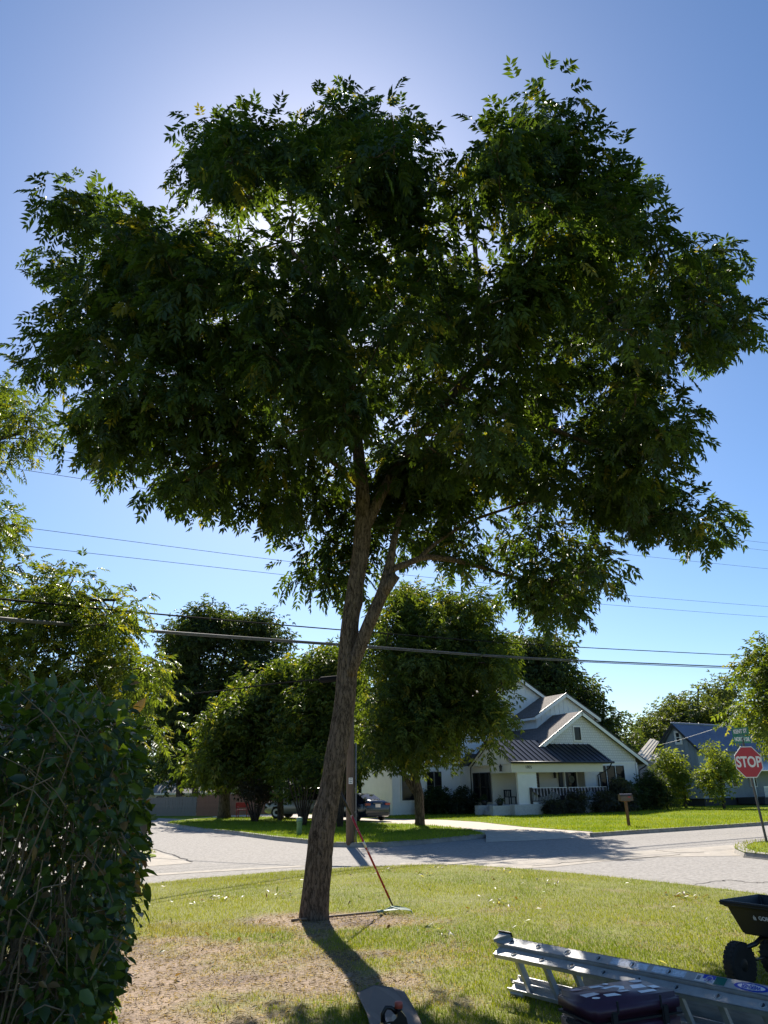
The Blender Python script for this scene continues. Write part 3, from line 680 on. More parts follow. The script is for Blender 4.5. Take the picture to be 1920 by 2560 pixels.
bg_tree('pecan_tree', 'round crowned pecan between the driveway and the white house, its trunk leaning left', (hb[0], hb[1], 0),
        [[(1050, 2068, 14, 0), (1050, 2050, 12, 0), (1049, 2015, 11.5, 0), (1047, 1985, 13, 0), (1038, 1950, 10.5, 0), (1032, 1905, 9, 0), (1020, 1840, 7.5, 0), (1010, 1750, 6, 0), (1005, 1650, 4, 0), (1020, 1560, 2.5, 0)], [(1046, 1990, 8, 0), (1022, 1960, 6.5, 0), (1000, 1910, 5, -.4), (970, 1850, 3.5, -.8), (940, 1780, 2.5, -1)], [(1035, 1920, 6, 0), (1080, 1860, 5, -.4), (1140, 1800, 4, -.8), (1190, 1820, 3, -1.2), (1225, 1880, 2, -1.4)], [(1020, 1840, 5, 0), (1090, 1740, 3.5, .5), (1150, 1660, 2.5, .8)], [(1012, 1770, 5, 0), (950, 1680, 3.5, .3), (920, 1600, 2.5, .4)]],
        vp([(770,1660),(785,1500),(790,1360),(830,1310),(862,1265),(930,1288),(962,1255),(1000,1275),(1046,1290),(1052,1350),(1092,1368),(1112,1380),(1090,1402),(1112,1440),(1122,1490),(1108,1550),(1080,1570),(1064,1640),(1048,1640),(1046,1575),(1010,1560),(975,1600),(985,1660),(950,1660),(930,1625),(905,1660),(860,1640),(800,1640)]),
        hb[1], 3.0, 470, .72, 27, .42, 3, .22, .075, GR_MID, 4, Doff=-2.6, holes=[(1180, 1740, 30), (1150, 1830, 28), (1120, 1650, 22), (1020, 1560, 18), (1110, 1880, 18), (1215, 1800, 16), (1090, 1530, 16), (1210, 1640, 16)])
# crape myrtles: vase of bare stems under a small crown
def myrtle(label, px, py, spread, n, top, poly, cf, grp='multi-stemmed shrubs on the shaded corner lawn', ncl=50):
    b = G(px, py); D = b[1]; st = []
    for k in range(n):
        a = (k / (n - 1) - .5) * 2; x0 = px + a * 5
        st.append([(x0, py, 2.6, a * .1), (x0 + a * spread * .35, py - (py - top) * .4, 2.2, random.uniform(-.4, .4)), (x0 + a * spread * .8 + random.uniform(-4, 4), py - (py - top) * .8, 1.7, random.uniform(-.7, .7)), (x0 + a * spread * 1.1, top - 10, 1.2, random.uniform(-.8, .8))])
    bg_tree('crape_myrtle', label, (b[0], b[1], 0), st, poly, D, 1.2, ncl, .5, 18, .3, 2, .17, .07, cf, 0, grp, cat='shrub', nb=6, amp=.03, twig_k=.008)
myrtle('vase of pale bare stems behind the green utility pedestal', 758, 2064, 30, 8, 1955, [(700, 1970), (720, 1900), (770, 1880), (830, 1900), (835, 1960), (780, 1975), (740, 1985)], GR_MID)
myrtle('low dark stemmy shrub in front of the brown fence', 637, 2055, 26, 7, 1990, [(590, 1985), (600, 1955), (650, 1945), (690, 1955), (690, 1990), (640, 1995)], colmix((.03, .03, .018), (.06, .05, .025)), ncl=9)
myrtle('cluster of grey stems behind the utility pole', 850, 2068, 12, 6, 1900, [(830, 1930), (840, 1860), (890, 1850), (900, 1920), (860, 1940)], GR_MID, ncl=30)

# trees beyond the houses
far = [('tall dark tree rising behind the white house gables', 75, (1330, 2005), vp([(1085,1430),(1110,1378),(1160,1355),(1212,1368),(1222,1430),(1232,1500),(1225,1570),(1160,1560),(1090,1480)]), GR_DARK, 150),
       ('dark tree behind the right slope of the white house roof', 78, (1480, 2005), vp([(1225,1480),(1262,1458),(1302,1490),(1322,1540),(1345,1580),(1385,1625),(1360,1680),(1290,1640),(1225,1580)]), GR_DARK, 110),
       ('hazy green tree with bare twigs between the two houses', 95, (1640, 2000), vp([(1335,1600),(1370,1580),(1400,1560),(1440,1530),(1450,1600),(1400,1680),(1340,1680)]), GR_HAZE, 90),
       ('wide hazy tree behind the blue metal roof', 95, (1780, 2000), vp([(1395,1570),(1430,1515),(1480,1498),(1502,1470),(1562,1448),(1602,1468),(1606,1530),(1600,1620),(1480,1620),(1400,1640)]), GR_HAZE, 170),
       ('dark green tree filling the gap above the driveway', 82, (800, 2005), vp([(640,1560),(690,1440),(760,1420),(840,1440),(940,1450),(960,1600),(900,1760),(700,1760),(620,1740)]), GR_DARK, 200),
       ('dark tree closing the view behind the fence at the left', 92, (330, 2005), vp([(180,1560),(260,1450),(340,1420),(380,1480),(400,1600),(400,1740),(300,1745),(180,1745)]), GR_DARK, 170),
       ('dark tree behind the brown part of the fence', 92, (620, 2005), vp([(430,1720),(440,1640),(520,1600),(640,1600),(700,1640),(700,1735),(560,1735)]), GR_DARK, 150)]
for lab, D, (bx, by), poly, cf, n in far:
    b = P(bx, by, D); b[2] = float(terrain_z(b[0], b[1])) 
    q = np.array(poly); cx = q[:, 0].mean(); cy = q[:, 1].min() * .45 + q[:, 1].max() * .55
    base_py = 1970 + FOC * (1.7 - b[2]) / D - (bx - 960) * .0175
    bg_tree('background_tree', lab, b, [[(bx, base_py, 8, 0), (bx + (cx - bx) * .4, base_py * .55 + cy * .45, 6, 0), (cx, cy, 3.5, 0), (cx + 4, q[:, 1].min() * .7 + cy * .3, 2, 0)]],
            poly, D, 4, n, 1.5, 24, .8, 2, .44, .17, cf, 2, group='trees beyond the houses and the fence')
# long low wood on the horizon
wx = rng.uniform(-150, 150, 900); wy = rng.uniform(118, 150, 900); wz = terrain_z(wx, wy) + rng.uniform(0, 5.5, 900) + 2.0 * np.sin(wx * .13) ** 2
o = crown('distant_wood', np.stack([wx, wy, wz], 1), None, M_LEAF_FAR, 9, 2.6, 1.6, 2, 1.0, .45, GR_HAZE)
# near tree at the right edge, trunk outside the frame
rb = P(2150, 2100, 30)
bg_tree('street_tree', 'bright leafy bough hanging in above the stop sign', (rb[0], rb[1], 0), [[(2150, 2120, 16, 0), (2150, 1900, 14, 0), (2140, 1700, 11, 0), (2120, 1500, 7, 0)], [(2140, 1750, 8, 0), (2040, 1720, 5, 0), (1940, 1730, 3, 0), (1880, 1745, 2, 0)], [(2130, 1600, 6, 0), (2020, 1620, 4, 0), (1920, 1650, 2, 0)]],
        vp([(1603,1590),(1595,1540),(1610,1505),(1600,1470),(1608,1425),(1622,1398),(1660,1385),(1850,1380),(1850,1640),(1700,1620),(1655,1575)]), 30, 2.2, 190, .7, 26, .36, 3, .19, .07, GR_LITE, 5)
# two young trees by the blue house
for lab, bx, by, poly in (('small bushy young tree between the white house fence and the blue house', 1716, 2020, vp([(1410,1640),(1425,1612),(1450,1605),(1478,1625),(1500,1650),(1490,1690),(1500,1720),(1460,1735),(1430,1715),(1412,1680)])),
                          ('slim young tree with a bare little trunk in front of the blue house', 1811, 2022, vp([(1500,1650),(1512,1622),(1540,1605),(1572,1622),(1600,1660),(1590,1690),(1560,1720),(1530,1712),(1498,1690)]))):
    b = G(bx, by); 
    bg_tree('young_tree', lab, (b[0], b[1], 0), [[(bx, by + 3, 4, 0), (bx - 6, by - 45, 3.2, 0), (bx - 12, by - 90, 2.2, 0), (bx - 10, by - 130, 1.4, 0)], [(bx - 8, by - 60, 2, 0), (bx + 14, by - 100, 1.3, .4)], [(bx - 8, by - 66, 2, 0), (bx - 36, by - 100, 1.2, -.4)]], poly, b[1], 1.2, 66, .36, 15, .36, 2, .2, .075, colmix((.10, .15, .03), (.22, .27, .05)), 3, 'young trees by the blue house', holes=[(1760, 1905, 22)])

# ================================================================ HEDGE at the left
hedge = thing('hedge', (-2.7, 4.6, 0), 'tall dark leafy hedge with tangled brown stems', 'hedge')
hx = []; 
def hedge_edge(y, z):
    e = -1.43 - .05 * np.sin(z * 3.1 + .5) - .02 * np.clip(1.2 - z, 0, 2) - .20 * np.clip(z - 1.75, 0, 1) + .05 * np.sin(z * 7 + y * 3) + .04 * np.sin(z * 17 + y * 9)
    return e * (y / 4.4) ** 1.0
def hedge_front(n, surf, y0=3.7, y1=4.8):
    z = rng.uniform(.0, 2.42, n); y = rng.uniform(y0, y1, n); edge = hedge_edge(y, z)
    x = edge - (rng.random(n) ** surf) * 2.2
    top = 2.22 + .09 * np.sin(x * 5) + .07 * np.sin(x * 13 + y * 3)
    k = z < top; return np.stack([x[k], y[k], z[k]], 1), edge[k]
stem = MB()
def inside(p):
    p = Vector(p); p.x = min(p.x, float(hedge_edge(p.y, p.z)) - .04); return p
for i in range(460):
    x0 = random.uniform(-3.9, -1.7); y0 = random.uniform(3.8, 5.4); h = random.uniform(1.0, 2.2); pts = []; a = random.uniform(0, 6.28); l = random.uniform(.1, .5); jx = jy = 0
    for t in np.linspace(0, 1, 9):
        jx += random.uniform(-.03, .03); jy += random.uniform(-.03, .03)
        pts.append(inside((x0 + math.cos(a) * l * t * t + jx, y0 + math.sin(a) * l * t * t + jy, h * t * (1 - .15 * t * l))))
    r = random.choice((.004, .005, .006, .008, .013)); stem.tube(pts, list(np.linspace(r, r * .35, 9)), n=5, cap=False)
for i in range(900):
    y0 = random.uniform(3.72, 5.3); z0 = random.uniform(.1, 2.15); x0 = float(hedge_edge(y0, z0)) - random.random() * 1.9; d = Vector((random.uniform(-1, 1), random.uniform(-1, .6), random.uniform(-.7, 1))).normalized() * random.uniform(.12, .45); p = Vector((x0, y0, z0))
    stem.tube([p, inside(p + d * .5 + Vector((0, 0, .03))), inside(p + d)], [.0038, .003, .0016], n=4, cap=False)
stem.build('stems', mat('hedge_stem', (.22, .145, .088), .85, .4, 15), hedge, True)['kind'] = 'stuff'
def big_leaf(pos, d, n, Ln, Wd):
    s = unit(np.cross(d, n)); n = np.cross(s, d); Ln = Ln[:, None]; Wd = Wd[:, None]
    def pt(t, w, u): return pos + d * Ln * t + s * Wd * w + n * (Wd * u - Ln * .22 * t * t)
    V = np.stack([pt(0, 0, 0), pt(.3, .44, .13), pt(.3, 0, 0), pt(.3, -.44, .13), pt(.65, .38, .12), pt(.65, 0, 0), pt(.65, -.38, .12), pt(1, 0, 0)], 1)
    b = (np.arange(len(pos)) * 8)[:, None]
    T = np.concatenate([b + t for t in ([0, 1, 2], [0, 2, 3], [1, 4, 2], [2, 4, 5], [2, 5, 3], [3, 5, 6], [4, 7, 5], [5, 7, 6])])
    return V.reshape(-1, 3), T
def hedge_leaves(n, surf, y0, y1, base):
    p, e = hedge_front(n, surf, y0, y1); cl = np.array([mnoise.noise(Vector((q[0] * 3.2, q[1] * 2.5, q[2] * 3.2))) for q in p])
    rim = p[:, 0] > e - .30
    dens = base + .55 * np.clip((p[:, 2] - 1.45) * 1.6, 0, 1) + np.where(rim, .35, 0) + np.where(p[:, 2] < .75, .22, 0) + cl * .75
    k = rng.random(len(p)) < np.clip(dens, .06, 1); p = p[k]; e = e[k]; N = len(p); rim = rim[k]
    out = np.stack([np.where(rim, .9, .1), np.full(N, -.5), np.where(p[:, 2] > 2.0, .9, -.1)], 1)
    d = unit(out + rand_dirs(N) * 1.1 + np.array([0, 0, -.4])); nn = unit(np.array([.15, -.2, .8]) + rand_dirs(N) * .95)
    L = rng.uniform(.03, .10, N); V, T = big_leaf(p, d, nn, L, L * rng.uniform(.45, .66, N))
    t = rng.random(N)[:, None]; c = np.array([.022, .042, .013]) * (1 - t) + np.array([.095, .145, .028]) * t
    c[rng.random(N) < .07] = (.20, .12, .05)
    return V, T, np.repeat(c, 8, 0)
for n_l, y0, y1, base in ((21000, 3.7, 4.7, .27), (26000, 4.9, 6.2, .50)):
    V, T, K = hedge_leaves(n_l, 1.2, y0, y1, base); o = npmesh('foliage', V, T, M_HEDGE, hedge, K); o['kind'] = 'stuff'
# ================================================================ WHITE HOUSE
M_SHINGLE = brickmat('brown_shingles', (.19, .155, .135), (.13, .105, .092), (.07, .06, .055), .30, .075, axes='YZ')
M_SCALE = brickmat('white_wall_shingles', (.76, .76, .75), (.70, .70, .70), (.45, .45, .46), .16, .17, .6, axes='XZ')
M_NAVY = mat('navy_metal_roof', (.020, .024, .034), .38, .15, 3, metal=.3)
M_CREAM = mat('porch_cream', (.70, .67, .60), .7, .03, 2)
M_STONE = mat('whitewashed_block', (.50, .51, .52), .9, .12, 8, .3, 30)
M_DARKWIN = mat('window_frame_black', (.016, .016, .018), .45)
house = thing('white_house', HO, 'white farmhouse with stacked gables and a dark metal porch roof', 'house', rz=HTH)
def hb_(name, m, parent=None, **k): return lambda mb: mb.build(name, m, parent or house, local=True, **k)
def slab(name, pts, th, m, parent=None, root=None):
    a = [Vector([float(c) for c in p]) for p in pts]; n = (a[1] - a[0]).cross(a[2] - a[0]).normalized()
    if n.z < 0: n = -n
    return MB().prism(a, -n * th).build(name, m, parent or root or house, local=True)
def gable(pref, v0, v1, uc, half, ze, za, wall_m, zb=0.0, oh=.35, fo=.3, wall_half=None, trim=.2):
    wh = wall_half or half - oh; slope = (za - ze) / half
    zw = ze + slope * (half - wh) - .06
    w = MB().prism([(uc - wh, v0, zb), (uc + wh, v0, zb), (uc + wh, v0, zw), (uc, v0, za - .12), (uc - wh, v0, zw)], (0, v1 - v0, 0)).build('gable_wall', wall_m, house, local=True)
    for s in (-1, 1):
        r = slab('roof', [(uc, v0 - fo, za), (uc, v1, za), (uc + s * half, v1, ze), (uc + s * half, v0 - fo, ze)], .12, M_SHINGLE)
        t = MB(); n = Vector((s * (za - ze), 0, half)).normalized()
        a = Vector((uc, v0 - fo - .02, za)) - n * .13; b = Vector((uc + s * half, v0 - fo - .02, ze)) - n * .13
        t.bar(a, b, .05, trim, up=n).build('rake_board', M_WHITE2, r, local=True)
        e = MB().bar((uc + s * (half - .02), v0 - fo, ze - .14), (uc + s * (half - .02), v1, ze - .14), .06, .16).build('eave_board', M_WHITE2, r, local=True)
        d = MB(); d.bar(Vector((uc, v0 - fo - .05, za)) + n * .015, Vector((uc + s * half, v0 - fo - .05, ze)) + n * .015, .03, .05, up=n); d.build('drip_edge', M_BLACK, r, local=True)
    return w
def siding(name, a, b, z0, z1, out, m=None, step=.16):
    """lap siding: one connected saw-tooth sheet from a to b (local u, v), facing 'out'"""
    a = Vector((*a, 0)); b = Vector((*b, 0)); o = Vector((*out, 0)); mb = MB(); vs = []; z = z0
    while z < z1 - 1e-3:
        zt = min(z + step, z1)
        vs += [a + o * .028 + Vector((0, 0, z)), b + o * .028 + Vector((0, 0, z)), a + o * .006 + Vector((0, 0, zt)), b + o * .006 + Vector((0, 0, zt))]; z = zt
    n = len(vs) // 2
    mb.add(vs, [(2 * i, 2 * i + 1, 2 * i + 3, 2 * i + 2) for i in range(n - 1)]); return mb.build(name, m or M_WHITE, house, local=True)
def window(u0, u1, v, z0, z1, face='v', root=None, fr=M_DARKWIN, mull=1, trim=None, fw=.05):
    """window in a plane of constant v (face='v', looking towards -v) or constant u (looking towards -u)"""
    root = root or house
    def bx(mb, a0, a1, c0, c1, d0, d1):
        if face == 'v': mb.box(((a0 + a1) / 2, v + (d0 + d1) / 2, (c0 + c1) / 2), (a1 - a0, abs(d1 - d0), c1 - c0))
        else: mb.box((v + (d0 + d1) / 2, (a0 + a1) / 2, (c0 + c1) / 2), (abs(d1 - d0), a1 - a0, c1 - c0))
        return mb
    mb = MB(); bx(mb, u0, u1, z1 - fw, z1, -.09, .02); bx(mb, u0, u1, z0, z0 + fw, -.09, .02); bx(mb, u0, u0 + fw, z0 + fw, z1 - fw, -.09, .02); bx(mb, u1 - fw, u1, z0 + fw, z1 - fw, -.09, .02)
    if mull: bx(mb, u0 + fw, u1 - fw, (z0 + z1) / 2 - .025, (z0 + z1) / 2 + .025, -.08, .02)
    w = mb.build('window', fr, root, local=True)
    bx(MB(), u0 + fw, u1 - fw, z0 + fw, z1 - fw, -.055, -.045).build('pane', M_GLASS, w, local=True)
    if trim:
        t = MB(); bx(t, u0 - .09, u1 + .09, z1, z1 + .09, -.06, .02); bx(t, u0 - .09, u1 + .09, z0 - .09, z0, -.06, .02); bx(t, u0 - .09, u0, z0, z1, -.06, .02); bx(t, u1, u1 + .09, z0, z1, -.06, .02)
        t.build('window_trim', trim, w, local=True)
    return w
# main front gable, second and third gables behind
gable('main', 2.1, 12.0, 7.35, 5.5, 3.08, 6.5, M_SCALE, zb=3.02, fo=.35, oh=.8)
MB().box((9.65, 7.05, 1.5), (4.6, 9.8, 3.04)).build('lower_wall', M_WHITE, house, local=True)
MB().box((3.9, 7.6, 1.5), (7.0, 8.6, 3.0)).build('lower_wall', M_WHITE, house, local=True)
gable('second', 5.0, 13.0, 8.55, 3.05, 6.35, 8.1, M_WHITE, fo=.3, oh=.35)
gable('third', 8.0, 15.0, 6.5, 2.45, 8.2, 9.65, M_WHITE, fo=.3, oh=.25)
bt = None
for uc, half, v, ze, za, oh in ((8.55, 3.05, 5.0, 6.35, 8.1, .35), (6.5, 2.45, 8.0, 8.2, 9.65, .25)):
    u = uc - half + oh + .1
    while u < uc + half - oh:
        zt = za - .2 - abs(u - uc) * (za - ze) / half
        MB().box((u, v - .015, (zt + ze - 2.4) / 2), (.05, .03, zt - ze + 2.4)).build('batten', M_WHITE2, house, local=True); u += .42
MB().lathe([(.05, 0), (.05, .4), (.08, .42), (.08, .5)], (6.9, 4.2, 5.15), 10).build('roof_vent_pipe', M_BLACK, house, True, True)
siding('siding', (7.3, 2.1), (11.92, 2.1), .35, 3.05, (0, -1))
MB().box((9.6, 2.085, 3.1), (4.7, .06, .10)).build('frieze_board', M_WHITE2, house, local=True)
window(6.78, 7.30, 2.1, 4.58, 5.44, trim=M_WHITE2, mull=0)
for a, b in ((8.62, 9.15), (9.24, 9.97), (10.05, 10.78)): window(a, b, 2.07, 1.25, 2.9, trim=None)
for u in (9.195, 10.01): MB().box((u, 2.04, 2.07), (.07, .06, 1.66)).build('window_trim', M_WHITE2, house, local=True)
MB().box((12.0, 2.06, 1.7), (.12, .12, 2.8)).build('corner_board', M_WHITE2, house, local=True)
MB().tube([(12.75, 1.75, 2.98), (12.6, 1.9, 2.8), (12.2, 2.0, 2.6), (12.14, 2.02, 2.4), (12.14, 2.02, .1)], .045, 8).build('downspout', M_BLACK, house, True, True)
# porch
PE, PR, PB = (0.0, 3.12), (2.5, 4.56), (5.1, 3.04)
slL = slab('porch_roof', [(-.12, PE[0], PE[1]), (3.7, PE[0], PE[1]), (3.7, PR[0], PR[1]), (-.12, PR[0], PR[1])], .07, M_NAVY)
zt = PE[1] + (PR[1] - PE[1]) * 2.08 / 2.5
slR = slab('porch_roof', [(3.7, PE[0], PE[1]), (8.05, PE[0], PE[1]), (8.05, 2.08, zt), (3.7, 2.08, zt)], .07, M_NAVY)
slB = slab('porch_roof', [(-.12, PR[0], PR[1]), (4.0, PR[0], PR[1]), (4.0, PB[0], PB[1]), (-.12, PB[0], PB[1])], .07, M_NAVY)
u = .02
sn = Vector((0, -(PR[1] - PE[1]), 2.5)).normalized()
while u < 8.05:
    L_ = PR if u < 3.7 else (2.06, zt)
    MB().bar(Vector((u, PE[0], PE[1])) + sn * .02, Vector((u, L_[0], L_[1])) + sn * .02, .03, .05, up=sn).build('roof_seam', M_NAVY, slL if u < 3.7 else slR, local=True); u += .41
MB().tube([(-.15, -.06, 3.06), (8.1, -.06, 3.06)], .065, 8).build('gutter', M_BLACK, house, True, True)
MB().tube([(7.9, -.06, 3.02), (7.9, .1, 2.85), (7.95, .3, 2.7), (8.35, 1.8, 2.35), (8.4, 2.0, 2.3), (8.4, 2.02, .2)], .04, 8).build('downspout', M_BLACK, house, True, True)
MB().prism([(.1, .35, 2.95), (.1, 4.85, 2.95), (.1, 2.5, 4.38)], (.1, 0, 0)).build('porch_gable_wall', M_CREAM, house, local=True)
siding('siding', (.1, .75), (.1, 4.3), 2.98, 3.5, (-1, 0), M_CREAM, .2)
lv = MB()
for k in range(5): lv.box((.07, 2.5, 3.55 + k * .09), (.06, .55 - k * .05, .04))
lv.box((.085, 2.5, 3.73), (.02, .62, .5)); lv.build('louvre', M_CREAM, house, local=True)
for s, e in ((PE, PR), (PB, PR)): MB().bar((.0, s[0], s[1] - .1), (.0, e[0], e[1] - .1), .04, .16).build('rake_board', M_WHITE2, house, local=True)
MB().box((3.7, .32, 2.72), (7.3, .2, .5)).build('porch_beam', M_CREAM, house, local=True)
MB().box((.2, 1.5, 2.72), (.2, 2.16, .5)).build('porch_beam', M_CREAM, house, local=True)
MB().box((4.0, 1.9, 3.0), (7.9, 3.3, .04)).build('porch_ceiling', M_CREAM, house, local=True)
text_part('house_number', '1805', .26, M_BLACK, house, Matrix.Translation((1.35, .213, 2.78)) @ Matrix.Rotation(math.pi / 2, 4, 'X'), .006)
def lantern(c, root):
    b = MB(); b.box(c, (.05, .05, .16)); b.lathe([(.10, -.16), (.10, -.12), (.075, -.1), (.10, .12), (.12, .14), (.03, .24), (.02, .30)], c, 8)
    return b.build('lantern', M_BLACK, root, local=True)
lantern((-.12, 1.15, 2.72), house); lantern((5.3, 2.72, 2.3), house)
MB().box((4.0, 1.75, .3), (8.0, 3.3, .62)).build('porch_floor', M_STONE, house, local=True)
siding('siding', (.55, .38), (2.0, .38), .6, 2.5, (0, -1), M_WHITE)   # pier face
MB().box((1.0, .52, 1.55), (.75, .26, 1.9)).build('porch_pier', M_WHITE, house, local=True)
siding('porch_back_wall', (.3, 2.9), (7.4, 2.9), .62, 3.0, (0, -1), M_CREAM)
siding('side_wall', (7.3, 2.1), (7.3, 2.95), .62, 3.0, (-1, 0), M_CREAM)
siding('side_wall', (.3, 2.9), (.3, 5.0), .1, 2.98, (-1, 0), M_CREAM)
for a, b in ((2.25, 3.1), (3.2, 4.0)): window(a, b, 2.86, .95, 2.5)
MB().box((3.15, 2.84, 1.72), (.07, .04, 1.6)).build('window_trim', M_WHITE2, house, local=True)
MB().box((5.85, 2.82, 1.6), (.32, .08, 1.95)).build('dark_shutter', M_DARKWIN, house, local=True)
dr = MB().box((6.72, 2.84, 1.65), (.92, .07, 2.06)).build('front_door', M_DARKWIN, house, local=True)
MB().box((6.72, 2.795, 2.0), (.55, .02, 1.0)).build('pane', M_GLASS, dr, local=True)
wr = MB(); wr.lathe([(.2, -.02), (.24, 0), (.2, .02), (.15, .02), (.15, -.02)], (6.72, 2.76, 2.05), 16, axis='Y'); wr.build('wreath', mat('wreath', (.25, .27, .22), .9, .5, 30), dr, True, True)
for s in (-1, 1): MB().box((6.72 + s * .52, 2.85, 1.68), (.1, .08, 2.12)).build('door_trim', M_WHITE2, house, local=True)
for a, b in ((4.25, 4.95), (3.4, 4.05), (2.95, 3.3)): window(a, b, .24, .75, 2.55, face='u')
# railing and bunting
rl = MB().box((4.5, .3, 1.5), (6.2, .07, .06)).build('rail', M_BLACK, house, local=True)
MB().box((4.5, .3, .78), (6.2, .05, .05)).build('bottom_rail', M_BLACK, rl, local=True)
b = MB(); u = 1.5
while u < 7.6: b.box((u, .3, 1.13), (.03, .03, .68)); u += .115
b.build('balusters', M_BLACK, rl, local=True)['kind'] = 'stuff'
for u in (1.45, 4.3, 7.55): MB().box((u, .3, 1.1), (.12, .12, .96)).build('rail_post', M_BLACK, rl, local=True)
ms = bpy.data.materials.new('bunting_stripes'); ms.use_nodes = True; n_ = ms.node_tree; tcn = n_.nodes.new('ShaderNodeTexCoord'); wv = n_.nodes.new('ShaderNodeTexWave'); wv.wave_type = 'BANDS'; wv.bands_direction = 'X'; wv.inputs['Scale'].default_value = 1.25; wv.inputs['Distortion'].default_value = 1.5; wv.inputs['Detail Scale'].default_value = 2
rp = n_.nodes.new('ShaderNodeValToRGB'); rp.color_ramp.interpolation = 'CONSTANT'; rp.color_ramp.elements[0].color = (.02, .02, .022, 1); rp.color_ramp.elements[1].position = .62; rp.color_ramp.elements[1].color = (.30, .27, .30, 1)
n_.links.new(tcn.outputs['Object'], wv.inputs[0]); n_.links.new(wv.outputs[0], rp.inputs[0]); n_.links.new(rp.outputs[0], n_.nodes['Principled BSDF'].inputs['Base Color']); n_.nodes['Principled BSDF'].inputs['Roughness'].default_value = .9
for k in range(4):
    u0 = 1.5 + k * 1.52; b = MB(); vs = []; nn = 24
    for j in range(5):
        for i in range(nn + 1):
            t = i / nn; dep = .16 + .32 * math.sin(math.pi * t) + .03 * math.sin(t * 40); vs.append((u0 + 1.5 * t, .235 - .03 * math.sin(t * 34 + j) - .01 * j, 1.53 - dep * j / 4))
    b.add(vs, [(j * (nn + 1) + i, j * (nn + 1) + i + 1, (j + 1) * (nn + 1) + i + 1, (j + 1) * (nn + 1) + i) for j in range(4) for i in range(nn)]); b.build('bunting', ms, rl, True, True)
MB().box((4.6, .3, 1.548), (6.1, .1, .03)).build('rail_cap', M_WHITE2, rl, local=True)
# steps and cheek walls at the porch's open end
for k in range(3): MB().box((-.35 - k * .32, 1.6, .27 - k * .18 + .09 * 0), (.33, 1.3, .18 * (3 - k) - .02 * 0)).build('step', M_STONE, house, local=True)
for v in (.75, 2.5): MB().box((-.62, v, .28), (1.25, .3, .58)).build('cheek_wall', M_STONE, house, local=True)
# left two-storey wing behind the pecan
MB().box((-.4, 9.5, 3.1), (9.0, 5.0, 6.2)).build('wing_wall', M_WHITE, house, local=True)
siding('siding', (-4.9, 7.0), (4.1, 7.0), .3, 6.2, (0, -1))
slab('roof', [(-5.2, 6.7, 6.15), (4.2, 6.7, 6.15), (4.2, 10.5, 8.1), (-5.2, 10.5, 8.1)], .12, M_SHINGLE)
slab('roof', [(-5.2, 12.4, 6.9), (4.2, 12.4, 6.9), (4.2, 10.5, 8.1), (-5.2, 10.5, 8.1)], .12, M_SHINGLE)
for a, b, c, d in ((-.75, .5, 3.75, 5.2), (-2.3, -1.75, .9, 2.7), (-1.7, -1.15, .9, 2.7), (-4.2, -3.2, 3.75, 5.2), (-4.2, -3.2, .9, 2.5)): window(a, b, 6.97, c, d, trim=M_WHITE2)
slab('entry_roof', [(-.4, 5.9, 2.98), (-.4, 4.6, 3.05), (.4, 4.6, 3.75), (.4, 5.9, 3.9)], .07, M_NAVY)
MB().tube([(.2, 5.15, 2.98), (.12, 5.12, 2.8), (.12, 5.1, .1)], .04, 8).build('downspout', M_BLACK, house, True, True)

# porch things
ch = thing('porch_chair', HO + HU_ * 0.75 + HV_ * 1.6 + np.array([0, 0, .6]), 'black slatted chair on the white house porch beside the steps', 'chair', rz=HTH)
for x in (-.25, .25):
    for y in (-.25, .25): MB().box((x, y, .4 if y > 0 else .22), (.05, .05, .82 if y > 0 else .45)).build('leg', M_BLACK, ch, local=True)
MB().box((0, 0, .44), (.56, .56, .05)).build('seat', M_BLACK, ch, local=True)
for k in range(4): MB().box((-.18 + k * .12, .25, .64), (.05, .03, .36)).build('back_slat', M_BLACK, ch, local=True)
MB().box((0, .25, .84), (.56, .06, .07)).build('back_rail', M_BLACK, ch, local=True)
for i, (uu, vv, lab) in enumerate(((-.62, .75, 'dark round planter on the near cheek wall of the steps'), (-.62, 2.5, 'dark round planter on the far cheek wall of the steps'))):
    pq = HO + HU_ * uu + HV_ * vv + np.array([0, 0, .57]); pl = thing('planter', pq, lab, 'planter', 'planters by the porch steps')
    MB().lathe([(.14, 0), (.2, .15), (.22, .3), (.19, .3), (.17, .2)], (0, 0, 0), 14).build('pot', M_BLACK, pl, True, True)
    c_ = pq + np.array([0, 0, .38]); crown('leaves', c_ + rand_dirs(8) * .1, pl, M_LEAF_FAR, 7, .14, .14, 2, .09, .04, GR_DARK)
# shrubs along the house
def shrub(label, uc, vc, w, d, h, cf, n, grp, frame=(HO, HU_, HV_), L=.22):
    base = frame[0] + frame[1] * uc + frame[2] * vc; t = thing('shrub', base, label, 'shrub', grp); st = MB(); cs = []
    for k in range(n):
        a = rng.uniform(0, 6.28); r = math.sqrt(rng.random()); z = h * rng.uniform(.12, 1.0); k_ = math.sqrt(max(.05, 1 - max(0, (z / h - .35) / .7) ** 2))
        cs.append(base + frame[1] * math.cos(a) * r * w * k_ + frame[2] * math.sin(a) * r * d * k_ + np.array([0, 0, z * rng.uniform(.85, 1.05)]))
    cs = np.array(cs); stems = [[base + frame[1] * x * w * .3, base + frame[1] * x * w * .6 + np.array([0, 0, h * .6])] for x in (-.8, -.3, .2, .7)]
    for s_ in stems: st.tube(s_, [.03, .015], n=5, cap=False)
    branch_net(st, stems, cs, .006, .008, 4, .1, .03); st.build('stems', M_TWIG, t, True)['kind'] = 'stuff'
    crown('foliage', cs, t, M_LEAF_FAR, 24, .34, L, 2, .15, .06, cf, .9, .1)
SAGE = colmix((.05, .052, .05), (.11, .115, .10))
g_ = 'shrubs along the white house'
